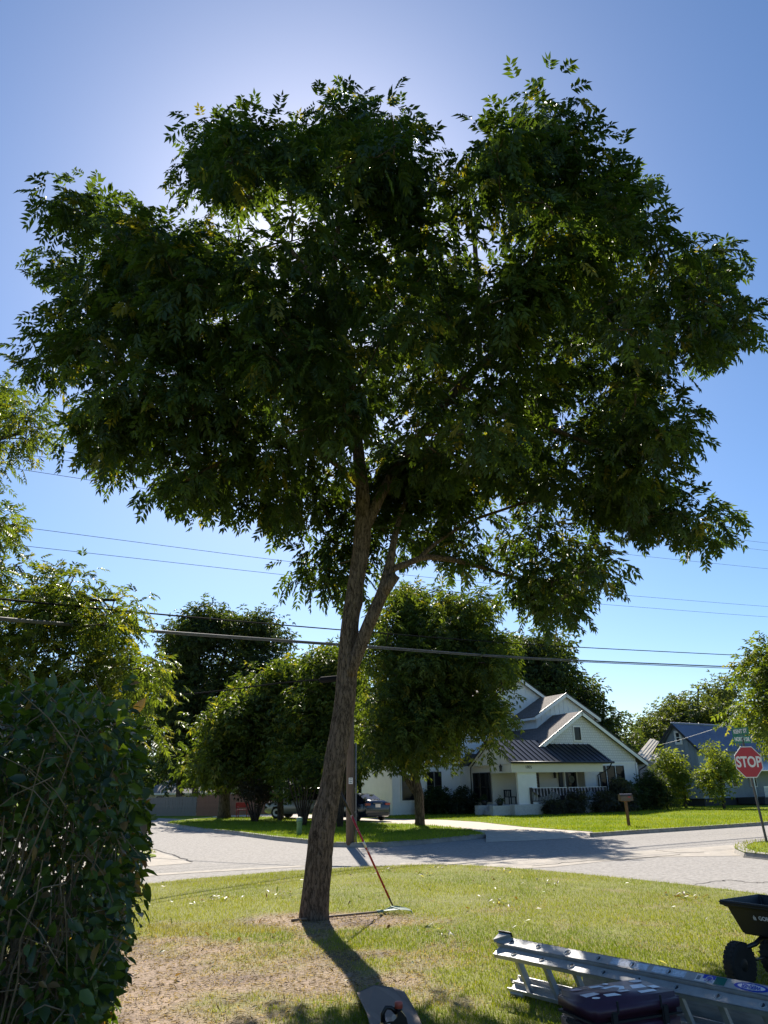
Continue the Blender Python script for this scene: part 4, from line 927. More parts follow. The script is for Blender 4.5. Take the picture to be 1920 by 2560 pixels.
shrub('dark evergreen shrub under the three windows of the white house', 9.6, .7, 1.3, .7, 1.75, GR_DARK, 60, g_)
shrub('tall dark evergreen shrub at the right corner of the white house', 11.9, .8, 1.5, .8, 2.25, GR_DARK, 80, g_)
shrub('grey sage bush at the right end of the porch railing', 8.1, -.3, .8, .5, 1.7, SAGE, 45, g_)
shrub('low grey sage bush below the middle of the bunting', 4.4, -.45, .75, .35, 1.05, SAGE, 26, g_)
shrub('low grey sage bush near the right end of the bunting', 6.5, -.45, .75, .35, 1.1, SAGE, 28, g_)
shrub('small grey sage bush below the left end of the bunting', 2.6, -.4, .55, .3, .9, SAGE, 20, g_)
shrub('dark shrub beside the downspout left of the porch', -.7, 4.9, .7, .5, 1.5, colmix((.03, .045, .03), (.06, .08, .05)), 34, g_)
shrub('wide dark shrub under the lower windows behind the pecan', -1.9, 6.2, 1.5, .6, 1.35, GR_DARK, 56, g_)

# ================================================================ BLUE HOUSE with metal roof, cream-roofed shed
BT = math.radians(35); BU = np.array([math.cos(BT), math.sin(BT), 0]); BV = np.array([-math.sin(BT), math.cos(BT), 0]); BO = P(1763, 2000, 60); BO[2] = 0
def BH(px, py, u):
    d = ray(px, py); t = (u - (CAM - BO) @ BU) / (d @ BU); q = CAM + d * t; return (q - BO) @ BV, q[2]
M_BLUE = mat('blue_grey_boards', (.26, .31, .36), .75, .08, 2)
M_BROOF = mat('blue_metal_roof', (.20, .24, .34), .5, .12, 1.5, metal=.35, spec=.3)
M_DARKBASE = mat('dark_skirting', (.04, .04, .042), .9)
bhouse = thing('blue_house', BO, 'blue-grey board house with a ribbed blue metal roof', 'house', rz=BT)
zE = P(1763, 1873, 60)[2]; vA, zA = BH(1683, 1809, 0); vA = float(vA); zA = float(zA); vB = 2 * vA
MB().prism([(.15, .15, .55), (.15, vB - .15, .55), (.15, vB - .15, zE), (.15, vA, zA - .1), (.15, .15, zE)], (13, 0, 0)).build('wall', M_BLUE, bhouse, local=True)
MB().box((6.7, vA, .2), (12.8, vB - .5, .8)).build('skirting', M_DARKBASE, bhouse, local=True)
v = .4
while v < vB:
    zt = zE + (zA - zE) * (1 - abs(v - vA) / vA) - .12
    MB().box((.135, v, (zt + .6) / 2), (.03, .06, zt - .6)).build('batten', M_BLUE, bhouse, local=True); v += .42
ft = slab('roof', [(-.25, -.35, zE - .1), (13.4, -.35, zE - .1), (13.4, vA, zA), (-.25, vA, zA)], .06, M_BROOF, root=bhouse)
slab('roof', [(-.25, vB + .35, zE - .1), (13.4, vB + .35, zE - .1), (13.4, vA, zA), (-.25, vA, zA)], .06, M_BROOF, root=bhouse)
u = -.2; rb_ = MB(); nB = Vector((0, -(zA - zE + .1), vA + .35)).normalized()
while u < 13.4: rb_.bar(Vector((u, -.35, zE - .1)) + nB * .01, Vector((u, vA, zA)) + nB * .01, .05, .035, up=nB); u += .2
rb_.build('ribs', M_BROOF, ft, local=True)['kind'] = 'stuff'
MB().tube([(-.27, vA, zA + .03), (13.4, vA, zA + .03)], .08, 8).build('ridge_cap', M_BROOF, ft, True, True)
for a, b in (((-.24, -.35, zE - .17), (-.24, vA, zA - .08)), ((-.24, vB + .35, zE - .17), (-.24, vA, zA - .08))): MB().bar(a, b, .05, .16).build('rake_board', M_DARKBASE, ft, local=True)
w0, w1 = BH(1687, 1830, .1), BH(1704, 1858, .1)
window(min(w0[0], w1[0]), max(w0[0], w1[0]), .13, w1[1], w0[1], face='u', root=bhouse, fr=M_WHITE2, trim=M_WHITE2, fw=.08)
for u0 in (2.2, 4.0, 6.6): window(u0, u0 + .9, .1, 1.3, 2.9, root=bhouse, fr=M_WHITE2)
pr_ = slab('porch_roof', [(3.4, -2.2, 2.5), (12.6, -2.2, 2.5), (12.6, .1, 3.3), (3.4, .1, 3.3)], .06, mat('pale_metal', (.55, .55, .53), .5, .1, 3, metal=.2), root=bhouse)
for u in (3.6, 6.0, 8.4, 10.8): MB().box((u, -2.0, 1.3), (.1, .1, 2.5)).build('porch_post', M_WHITE2, bhouse, local=True)
pk = MB(); u = 4.9
while u < 10: pk.box((u, -2.0, .95), (.06, .03, .8)); u += .16
pk.box((7.4, -2.0, 1.3), (5.1, .05, .06)); pk.build('porch_pickets', M_WHITE2, bhouse, local=True)['kind'] = 'stuff'
MB().box((7.6, -1.0, .3), (6.2, 2.2, .5)).build('porch_floor', M_DARKBASE, bhouse, local=True)
# shed
so = P(1600, 2000, 66); so[2] = 0
shed = thing('shed', so, 'low shed with a sunlit cream ribbed metal roof between the two houses', 'shed', rz=BT)
def SL(px, py, D): q = P(px, py, D) - so; return Vector((q @ BU, q @ BV, q[2]))
a, b_, c_, d_ = SL(1590, 1889, 66), SL(1638, 1908, 64.5), SL(1664, 1843, 69), SL(1626, 1846, 71)
n_s = (b_ - a).cross(d_ - a).normalized(); c_ = b_ + (d_ - a)
M_CRMROOF = mat('cream_metal_roof', (.62, .56, .42), .5, .18, 2.5, metal=.1, col2=(.45, .40, .30))
sr = MB().prism([a, b_, c_, d_], (0, 0, -.06)).build('roof', M_CRMROOF, shed, local=True)
for k in range(1, 7): MB().bar(a.lerp(b_, k / 7) + Vector((0, 0, .02)), d_.lerp(c_, k / 7) + Vector((0, 0, .02)), .05, .04, up=n_s).build('rib', M_CRMROOF, sr, local=True)
low = Vector((0, 0, .08))
MB().add([a - low, b_ - low, c_ - low, d_ - low] + [Vector((q.x, q.y, 0)) for q in (a, b_, c_, d_)], [(0, 1, 5, 4), (1, 2, 6, 5), (2, 3, 7, 6), (3, 0, 4, 7), (4, 5, 6, 7), (0, 3, 2, 1)]).build('wall', mat('grey_shed_boards', (.36, .34, .34), .8, .1, 3), shed, local=True)
for k in range(1, 9): q = a.lerp(b_, k / 9); MB().box((q.x, q.y - .0, q.z / 2 - .08), (.05, .06, q.z - .2)).build('batten', MATS['grey_shed_boards'], shed, local=True)

# horizontal-board fence between the houses
fp0, fp1 = G(1640, 2018), G(1688, 2016); fz = 1.75
hf = thing('board_fence', fp0, 'short dark brown fence of horizontal boards beside the white house', 'fence'); M_FD = mat('dark_fence_wood', (.07, .045, .035), .85, .3, 6, stretch=(1, 1, 8))
for k in range(11): MB().bar((fp0[0], fp0[1], .12 + k * .158), (fp1[0], fp1[1], .12 + k * .158), .03, .145).build('board', M_FD, hf)
for q in (fp0, fp1): MB().box((q[0], q[1] + .06, fz / 2), (.1, .08, fz)).build('post', M_FD, hf)

# ================================================================ LEFT: plank fence and beige house
M_FG = mat('grey_fence_wood', (.24, .205, .17), .9, .25, 5, .3, 30, stretch=(6, 6, 1)); M_FB = mat('brown_fence_wood', (.30, .14, .08), .85, .3, 5, .3, 30, stretch=(6, 6, 1))
def plank_fence(name, label, a, b, top_a, top_b, m, gap=.008, pw=.14):
    a = Vector((a[0], a[1], 0)); b = Vector((b[0], b[1], 0)); L = (b - a).length; n = int(L / pw); root = thing(name, a, label, 'fence', 'plank fences at the left'); ang = math.atan2(b.y - a.y, b.x - a.x)
    me = MB().prism([(-pw / 2 + gap / 2, 0, -.1), (pw / 2 - gap / 2, 0, -.1), (pw / 2 - gap / 2, 0, 1), (pw / 4, 0, 1.03), (-pw / 4, 0, 1.03), (-pw / 2 + gap / 2, 0, 1)], (0, .02, 0)).mesh('plank'); me.materials.append(m)
    for i in range(n):
        t = (i + .5) / n; q = (b - a) * t; o = bpy.data.objects.new('plank', me); C.objects.link(o); o.parent = root; h = top_a * (1 - t) + top_b * t + random.uniform(-.025, .015)
        o.location = (q.x + random.uniform(-.004, .004), q.y + random.uniform(-.006, .006), 0); o.rotation_euler = (random.uniform(-.01, .01), random.uniform(-.008, .008), ang); o.scale = (1, 1, h)
    d = (b - a).normalized(); nrm = Vector((-d.y, d.x, 0))
    for z in (.3, .95): MB().bar(a + nrm * .05 + Vector((0, 0, z)), b + nrm * .05 + Vector((0, 0, z)), .04, .09).build('rail', m, root)
plank_fence('plank_fence', 'weathered grey plank fence beside the street at the left', P(340, 2040, 66), P(489, 2040, 63.5), 1.24, 1.28, M_FG)
plank_fence('plank_fence', 'newer red-brown plank fence behind the oak', P(490, 2040, 63.4), P(704, 2034, 60), 1.33, 1.62, M_FB)
bo = P(470, 2000, 84); bo[2] = -1.2
beige = thing('beige_house', bo, 'low beige house with a grey roof behind the grey fence', 'house')
MB().box((0, 2.5, 1.4), (9.2, 6, 2.9)).build('wall', mat('beige_wall', (.55, .48, .36), .85, .06, 2), beige, local=True)
e = 2.75
MB().add([(-5.2, -1, e), (5.2, -1, e), (5.2, 6, e), (-5.2, 6, e), (-1.6, 2.5, e + 1.9), (1.6, 2.5, e + 1.9)], [(0, 1, 5, 4), (1, 2, 5), (2, 3, 4, 5), (3, 0, 4), (0, 3, 2, 1)]).build('roof', mat('grey_roof', (.20, .20, .205), .85, .15, 3), beige, local=True)
MB().box((0, -1.0, e - .06), (10.4, .06, .16)).build('fascia', M_WHITE2, beige, local=True)
for x in (-2.8, .3, 2.6): window(x - .5, x + .5, -.5, 1.5, 2.55, root=beige, fr=M_WHITE2)
# carport roof and light clutter seen over the brown fence
go = P(640, 2000, 80); go[2] = -1.0
gh = thing('pale_garage', go, 'pale garage glimpsed through leaves above the brown fence', 'garage')
MB().box((0, 2, 1.5), (7, 5, 3)).build('wall', mat('pale_wall', (.62, .62, .6), .8, .05, 2), gh, local=True)
MB().prism([(-3.9, -.8, 3.0), (-3.9, 4.9, 3.0), (-3.9, 2, 4.0)], (7.8, 0, 0)).build('roof', MATS['grey_roof'], gh, local=True)
# ================================================================ STREET THINGS
M_POLEW = mat('pole_wood', (.13, .095, .07), .9, .3, 6, .4, 25, stretch=(6, 6, .6)); M_GALV = mat('galvanised', (.20, .20, .20), .6, .15, 8, metal=.5); M_ALU = mat('aluminium', (.56, .56, .56), .5, .16, 14, .05, 60, metal=.55, col2=(.44, .44, .44), spec=.3)
up_ = G(876, 2107)
pole = thing('utility_pole', (up_[0], up_[1], 0), 'brown wooden utility pole standing behind the pecan trunk', 'pole')
MB().tube([(up_[0], up_[1], -.1), (up_[0], up_[1], 3.5), (up_[0], up_[1], 6.75)], [.15, .135, .12], 16).build('pole_shaft', M_POLEW, pole, True)
MB().tube([(up_[0] + .19, up_[1] - .04, -.05), (up_[0] + .19, up_[1] - .04, 3.2)], .028, 8).build('conduit', M_GALV, pole, True)
tg = MB().box((up_[0] + .02, up_[1] - .15, 1.95), (.14, .012, .2)).build('tag_plate', M_WHITE2, pole)
for k in range(3): MB().box((up_[0] + .02, up_[1] - .158, 1.89 + k * .06), (.10, .006, .02)).build('tag_line', M_BLACK, tg)
MB().tube([(up_[0] - .3, up_[1] - .05, 5.35), (up_[0], up_[1] - .05, 5.4)], .03, 8).build('cable_clamp', M_GALV, pole, True)
M_CABLE = mat('cable_grey', (.10, .098, .095), .7, .2, 3); M_CABLE2 = mat('cable_black', (.012, .012, .013), .9, spec=.1)
def wire(label, pts, rad, m, sag=.15, group=None, n=24):
    q = [P(*p) for p in pts]; L = np.concatenate([[0], np.cumsum([np.linalg.norm(b - a) for a, b in zip(q[:-1], q[1:])])]); path = []
    for t in np.linspace(0, L[-1], n):
        c = np.array([np.interp(t, L, [k[i] for k in q]) for i in range(3)]); path.append(c)
    path = np.array(path)
    for _ in range(3): path[1:-1] = (path[:-2] + 2 * path[1:-1] + path[2:]) / 4
    return tag(MB().tube(path, rad, 6).build('overhead_cable', m, None, True), label, 'cable', group)
wire('thick grey cable bundle, lowest of the lines crossing the whole street', [(-300, 1520, 11), (0, 1547, 13.5), (430, 1582, 19.5), (868, 1611, 27), (1300, 1645, 33), (1920, 1671, 44), (2300, 1680, 52)], .034, M_CABLE)
wire('second cable wound beneath the thick grey bundle', [(-300, 1524, 11), (0, 1550, 13.5), (430, 1585, 19.5), (868, 1615, 27), (1300, 1648, 33), (1920, 1675, 44), (2300, 1684, 52)], .02, M_CABLE)
wire('medium dark cable just above the thick grey bundle', [(-300, 1468, 11), (0, 1497, 13.5), (430, 1540, 19.5), (868, 1576, 27), (1300, 1611, 33), (1920, 1642, 44), (2300, 1652, 52)], .022, M_CABLE2)
sl = wire('black service cable rising from the left to the sleeve at the pole', [(200, 1752, 36), (400, 1742, 32), (600, 1722, 29), (700, 1706, 28), (800, 1699, 27.2), (866, 1695, 27.0)], .026, M_CABLE2)
sv = P(803, 1700, 27.2); se = P(848, 1696, 27.05)
MB().tube([sv + np.array([-.08, 0, -.01]), sv, se, se + (se - sv) * .1], [.04, .11, .11, .05], 12).build('splice_sleeve', M_CABLE2, sl, True)
PL = ['thin power line just above the one that clears the house pecan', 'lower thin power line passing over the top of the house pecan', 'topmost thin power line, passing behind the big pecan crown', 'thin power line second from the topmost behind the big pecan crown', 'thin power line third from the topmost, ending lowest beside the drooping right boughs']
for k, pts in enumerate(([(-300, 1272, 26), (95, 1323, 30), (775, 1412, 37), (1240, 1462, 44), (1920, 1517, 60), (2300, 1540, 70)], [(-300, 1325, 26), (95, 1368, 30), (800, 1448, 37), (1240, 1490, 44), (1920, 1543, 60), (2300, 1565, 70)], [(-300, 1050, 26), (150, 1130, 30), (650, 1205, 37), (1770, 1341, 58), (2300, 1400, 70)], [(-300, 1085, 26), (150, 1148, 30), (420, 1188, 33), (1790, 1362, 58), (2300, 1420, 70)], [(-300, 1120, 26), (140, 1186, 30), (650, 1268, 37), (1530, 1383, 52), (2300, 1460, 70)])):
    wire(PL[k], pts, .011, M_CABLE2, group='thin power lines high over the street')
wire('pale service wire slanting to the blue house gable', [(2000, 1760, 40), (1840, 1805, 50), (1700, 1850, 57), (1650, 1862, 60)], .014, mat('pale_wire', (.6, .6, .58), .6))

# green pedestal
pp = G(748, 2088); ped = thing('utility_pedestal', (pp[0], pp[1], 0), 'pale green round utility pedestal on the corner lawn near the kerb', 'pedestal'); M_PED = mat('pedestal_green', (.16, .27, .21), .6, .1, 6)
MB().lathe([(.105, -.05), (.105, .44), (.11, .445)], (pp[0], pp[1], 0), 18).build('base', M_PED, ped, True)
MB().lathe([(.118, .43), (.118, .6), (.11, .64), (.06, .665), (.01, .67)], (pp[0], pp[1], 0), 18).build('cap', M_PED, ped, True)
MB().lathe([(.121, .50), (.121, .52)], (pp[0], pp[1], 0), 18).build('band', mat('pedestal_band', (.10, .17, .13), .7), ped, True)

# stop sign
s0 = G(1917, 2106); st = thing('stop_sign', (s0[0], s0[1], 0), 'red octagonal stop sign on a leaning steel post with green street blades', 'sign')
ax = Vector((-.062, 0, 1)).normalized(); sb = Vector((s0[0], s0[1], 0))
def frame(c, right, nrm_up):
    r = Vector(right).normalized(); u = Vector(nrm_up); u = (u - r * u.dot(r)).normalized(); n = r.cross(u); m = Matrix.Identity(4)
    for i in range(3): m[i][0] = r[i]; m[i][1] = u[i]; m[i][2] = n[i]; m[i][3] = c[i]
    return m
MB().bar(sb - ax * .1, sb + ax * 3.0, .055, .055, up=(0, 1, 0)).build('post', mat('dark_steel_post', (.085, .08, .078), .65, .2, 8, metal=.3), st)
fr_s = frame(sb + ax * 2.27 + Vector((0.0, -.06, 0)), (.985, .17, 0), ax); 
def octa(r, z0, z1): return [(r / math.cos(math.pi / 8) * math.cos(math.pi / 8 + k * math.pi / 4), r / math.cos(math.pi / 8) * math.sin(math.pi / 8 + k * math.pi / 4), z0) for k in range(8)]
def local_part(name, mb, fr, m, root):
    me = mb.mesh(name); me.transform(Matrix.Translation(-origin(root)) @ fr); return link(name, me, root, m)
M_RED = mat('sign_red', (.42, .012, .02), .4, .08, 6); M_SWH = mat('sign_white', (.75, .70, .68), .45); M_SGR = mat('sign_green', (.008, .16, .09), .4, .1, 8)
pl_ = local_part('plate', MB().prism(octa(.455, -.003, 0), (0, 0, .004)), fr_s, M_SWH, st)
local_part('red_face', MB().prism(octa(.43, .0035, 0), (0, 0, .003)), fr_s, M_RED, pl_)
text_part('lettering', 'STOP', .43, M_SWH, pl_, Matrix.Translation(-origin(pl_)) @ fr_s @ Matrix.Translation((0, -.01, .0085)), .0015, .012, .82)
for nm, h, rd_, body in (('street_blade', 3.18, (.35, -.94, 0), 'KENT ST'), ('street_blade', 2.94, (.94, .35, 0), 'NORTH DR')):
    f_ = frame(sb + ax * h + Vector((-.02, -.02, 0)), rd_, ax); bl = local_part(nm, MB().box((0, 0, 0), (.68, .22, .006), bev=.002), f_, M_SGR, st)
    text_part('lettering', body, .165, M_SWH, bl, Matrix.Translation(-origin(bl)) @ f_ @ Matrix.Translation((0, 0, .005)), .001, .007, .85 if len(body) < 8 else .70)
MB().bar(sb + ax * 2.95, sb + ax * 3.2, .03, .03, up=(0, 1, 0)).build('blade_bracket', M_GALV, st)

# mailbox
m0 = G(1573, 2066); mbx = thing('mailbox', (m0[0], m0[1], 0), 'brown metal mailbox on a wooden post at the kerb of the house lawn', 'mailbox', rz=math.radians(14))
MB().bar((0, 0, -.1), (-.03, 0, 1.0), .10, .10, up=(0, 1, 0)).build('post', mat('mailbox_post', (.16, .08, .045), .85, .25, 5), mbx, local=True)
MB().box((-.03, 0, 1.0), (.36, .16, .03)).build('shelf', MATS['mailbox_post'], mbx, local=True)
prof = [(-.11, 1.015), (.11, 1.015), (.11, 1.19)] + [(.11 * math.cos(a), 1.19 + .11 * math.sin(a)) for a in np.linspace(0, math.pi, 9)[1:-1]] + [(-.11, 1.19)]
MB().prism([(-.3, y, z) for y, z in prof], (.56, 0, 0)).build('box', mat('mailbox_metal', (.10, .075, .06), .35, .2, 4, metal=.4), mbx, local=True)
MB().prism([(.26, y * 1.05, 1.015 + (z - 1.015) * 1.04) for y, z in prof], (.02, 0, 0)).build('door', mat('mailbox_door', (.13, .10, .085), .4, .2, 4, metal=.4), mbx, local=True)
MB().box((.1, -.12, 1.17), (.12, .008, .04)).build('flag', M_RED, mbx, local=True)

# red bench by the oak
rb0 = G(606, 2045); rbn = thing('garden_bench', (rb0[0], rb0[1], 0), 'small red metal garden seat between the oak and the dark stemmy shrub', 'bench', rz=.5); M_RP = mat('red_paint', (.33, .02, .035), .35)
MB().box((0, 0, .5), (.85, .45, .04)).build('seat', M_RP, rbn, local=True); MB().box((0, .24, .8), (.85, .04, .32)).build('backrest', M_RP, rbn, local=True)
for x in (-.35, .35):
    MB().tube([(x, -.2, .5), (x, -.22, 0)], .025, 6).build('leg', M_RP, rbn, True, True); MB().tube([(x, .24, .9), (x, .2, .45), (x, .26, 0)], .025, 6).build('leg', M_RP, rbn, True, True)
    MB().tube([(x, .22, .72), (x, -.18, .72), (x, -.2, .5)], .02, 6).build('arm', M_RP, rbn, True, True)

# cars
def car(name, label, loc, head, paint, L=4.6, Hs=1.0, Wd=.9, suv=False, cat='car'):
    t = thing(name, loc, label, cat, rz=head)      # local +y is forwards, origin under the middle of the rear bumper
    if suv: stn = [(0, .45, .95, 1.0, .7), (.06, .34, 1.05, 1.3, .70), (.25, .3, 1.08, 1.68, .66), (.9, .28, 1.08, 1.78, .66), (2.0, .28, 1.06, 1.8, .66), (2.9, .28, 1.04, 1.68, .66), (3.5, .28, 1.0, 1.15, .74), (4.3, .3, .95, 1.0, .72), (4.6, .4, .8, .84, .62)]
    else: stn = [(0, .36, .72, .80, .70), (.05, .26, .93, 1.0, .70), (.22, .22, .97, 1.06, .68), (.55, .2, .97, 1.12, .66), (1.15, .19, .96, 1.36, .60), (1.7, .19, .95, 1.45, .58), (2.4, .19, .92, 1.45, .58), (3.0, .19, .90, 1.26, .61), (3.5, .2, .88, .97, .68), (4.2, .22, .76, .82, .66), (4.55, .32, .6, .64, .55)]
    ring = []
    for i, (y, zl, zb, zt, wt) in enumerate(stn):
        w = Wd * (.86 if i == 0 else .95 if i in (1, len(stn) - 2) else .8 if i == len(stn) - 1 else 1)
        hp = [(w * .9, zl), (w * .985, zl + .12), (w, zl + .32), (w * .985, zb - .08), (w * .955, zb), (wt, zt - .05), (wt * .86, zt), (0, zt + .015)]
        ring.append([(x, y * L / 4.6, z * Hs) for x, z in hp] + [(-x, y * L / 4.6, z * Hs) for x, z in hp[-2::-1]])
    nR = len(ring[0]); vs = [p for r in ring for p in r]; fs = [(i * nR + k, i * nR + k + 1, (i + 1) * nR + k + 1, (i + 1) * nR + k) for i in range(len(ring) - 1) for k in range(nR - 1)] + [(i * nR + nR - 1, i * nR, (i + 1) * nR, (i + 1) * nR + nR - 1) for i in range(len(ring) - 1)] + [tuple(range(nR)), tuple((len(ring) - 1) * nR + k for k in range(nR))]
    MB().add(vs, fs).build('body', paint, t, True, True)
    def pt(i, k, out=.012, s=1): 
        x, y, z = ring[i][k]; return (s * (x + out), y, z + out * .6)
    a, b = (1, 2) if suv else (3, 4)
    zr = [(-.82, a), (.82, a), (.86, b), (-.86, b)]
    def top(i, f): wt = stn[i][4]; return (wt * f, stn[i][0] * L / 4.6 - .012, stn[i][3] * Hs + .014)
    MB().quad(*[top(i, f) for f, i in zr]).build('rear_window', M_GLASS, t, local=True)
    wi = len(stn) - 4 if not suv else 5; MB().quad(*[top(i, f) for f, i in ((-.85, wi), (.85, wi), (.85, wi + 1), (-.85, wi + 1))]).build('windscreen', M_GLASS, t, local=True)
    lo, hi2 = (2, 5) if suv else (4, 7)
    for s in (-1, 1):
        for i in range(lo, hi2):
            A = [pt(i, 4, .008), pt(i + 1, 4, .008), pt(i + 1, 5, .008), pt(i, 5, .008)]; MB().quad(*[(s * x, y, z) for x, y, z in A]).build('side_window', M_GLASS, t, local=True)
        tl = MB().box((s * .66, .015, .88 * Hs if not suv else 1.1), (.36, .09, .12 if not suv else .3), bev=.02).build('tail_light', mat('tail_light', (.25, .01, .012), .15, coat=.5), t, local=True)
        MB().box((s * .62, L - .05, .62), (.3, .08, .12), bev=.02).build('headlight', mat('lamp_clear', (.6, .62, .65), .1), t, local=True)
        MB().box((s * (Wd + .07), 3.05 * L / 4.6, .98), (.16, .12, .12), bev=.03).build('mirror', paint, t, local=True)
        for y in (.85, 3.65):
            yy = y * L / 4.6; r = .33 if not suv else .37
            ty_ = MB().lathe([(r * .62, -.10), (r * .9, -.11), (r, -.07), (r, .07), (r * .9, .11), (r * .62, .10)], (s * (Wd - .07), yy, r), 24, axis='X').build('wheel', mat('tyre_rubber', (.018, .018, .018), .85), t, True, True)
            MB().lathe([(.05, .07), (r * .6, .06), (r * .63, .12), (r * .58, .12), (r * .2, .09)] if s > 0 else [(.05, -.07), (r * .6, -.06), (r * .63, -.12), (r * .58, -.12), (r * .2, -.09)], (s * (Wd - .07), yy, r), 14, axis='X').build('rim', M_ALU, ty_, True, True)
    MB().box((0, -.012, .80 if not suv else .95), (.34, .02, .17)).build('number_plate', M_SWH, t, local=True)
    MB().box((0, -.0, .93 if not suv else 1.02), (.62, .06, .035), bev=.01).build('chrome_strip', M_GALV, t, local=True)
    MB().box((0, .0, .38), (1.5, .1, .16), bev=.04).build('bumper_trim', M_BLACK, t, local=True)
    return t
M_NAVYP = mat('navy_car_paint', (.008, .013, .035), .22, coat=.6); M_GREYP = mat('silver_car_paint', (.24, .25, .26), .3, metal=.3, coat=.4)
cr = G(945, 2054); car('sedan', 'dark navy sedan with its back to the street on the driveway', (cr[0], cr[1] + .1, 0), math.radians(36), M_NAVYP)
cg = G(838, 2046); car('silver_suv', 'silver grey car mostly hidden by the stems and the pecan trunk', (cg[0], cg[1] + .6, 0), math.radians(72), M_GREYP, suv=True)

# dark planting and porch lattice closing the view behind the sedan
gq = P(1010, 2020, 58); shrub('dark tall shrub behind the navy sedan', 0, 0, 2.2, .8, 2.6, GR_DARK, 90, 'shrubs along the white house', frame=(np.array([gq[0], gq[1], 0]), np.array([1., 0, 0]), np.array([0, 1., 0])))

# ================================================================ FOREGROUND THINGS
# red pole leaning on the trunk
p_bot = Vector(G(983, 2267)); p_bot = Vector((p_bot.x, p_bot.y, .0)); p_top = Vector(P(851, 1979, 11.95))
rp_ = thing('red_pole', p_bot, 'long red pole with scuffed white patches leaning against the pecan trunk', 'pole')
m = bpy.data.materials.new('scuffed_red'); m.use_nodes = True; MATS['scuffed_red'] = m; n_ = m.node_tree; tcn = n_.nodes.new('ShaderNodeTexCoord'); nz = n_.nodes.new('ShaderNodeTexNoise'); nz.inputs['Scale'].default_value = 7; nz.inputs['Detail'].default_value = 6; rp = n_.nodes.new('ShaderNodeValToRGB')
rp.color_ramp.elements[0].position = .60; rp.color_ramp.elements[1].position = .64; rp.color_ramp.elements[0].color = (.40, .012, .03, 1); rp.color_ramp.elements[1].color = (.62, .5, .46, 1)
n_.links.new(tcn.outputs['Object'], nz.inputs[0]); n_.links.new(nz.outputs[0], rp.inputs[0]); n_.links.new(rp.outputs[0], n_.nodes['Principled BSDF'].inputs['Base Color']); n_.nodes['Principled BSDF'].inputs['Roughness'].default_value = .4
dp = (p_top - p_bot); MB().tube([p_bot + dp * t for t in (.08, .5, .80)], .0165, 12).build('shaft', m, rp_, True)
MB().tube([p_bot + dp * .80, p_bot + dp * 1.0], .017, 12).build('grip', M_BLACK, rp_, True)
MB().tube([p_bot, p_bot + dp * .08], [.012, .015], 10).build('worn_tip', mat('worn_tip', (.16, .09, .06), .8), rp_, True)
MB().tube([p_bot + dp * .52, p_bot + dp * .57], .0172, 12).build('bare_band', M_SWH, rp_, True)
# leaf rake lying on the ground
ra, rb2, rc = Vector(G(728, 2306)), Vector(G(950, 2286)), Vector(G(1012, 2281))
rk = thing('leaf_rake', (ra.x, ra.y, 0), 'leaf rake lying by the pecan foot, brown handle and pale green tines', 'rake')
zr = .03
MB().tube([(ra.x, ra.y, .025), (rb2.x, rb2.y, .035)], .0145, 10).build('handle', mat('rake_handle', (.22, .15, .10), .7, .2, 8), rk, True)
dv = (rb2 - ra); dv.z = 0; dv.normalize(); sv_ = Vector((-dv.y, dv.x, 0)); M_TINE = mat('rake_green', (.20, .30, .24), .6)
MB().box((rb2.x, rb2.y, .04), (.12, .05, .035), rz=math.atan2(dv.y, dv.x), bev=.01).build('socket', M_TINE, rk)
for k in range(15):
    t = (k - 7) / 7; e0 = rb2 + dv * .06 + sv_ * t * .02; e1 = rb2 + dv * (.3 - .03 * t * t) + sv_ * t * .19; e2 = rb2 + dv * (.42 - .05 * t * t) + sv_ * t * .28
    MB().tube([(e0.x, e0.y, .045), (e1.x, e1.y, .065), (e2.x, e2.y, .055), (e2.x + dv.x * .02, e2.y + dv.y * .02, .01)], .0034, 5).build('tine', M_TINE, rk)
e0 = rb2 + dv * .24 - sv_ * .15; e1 = rb2 + dv * .24 + sv_ * .15; MB().bar((e0.x, e0.y, .068), (e1.x, e1.y, .068), .015, .012).build('tine_brace', M_TINE, rk)

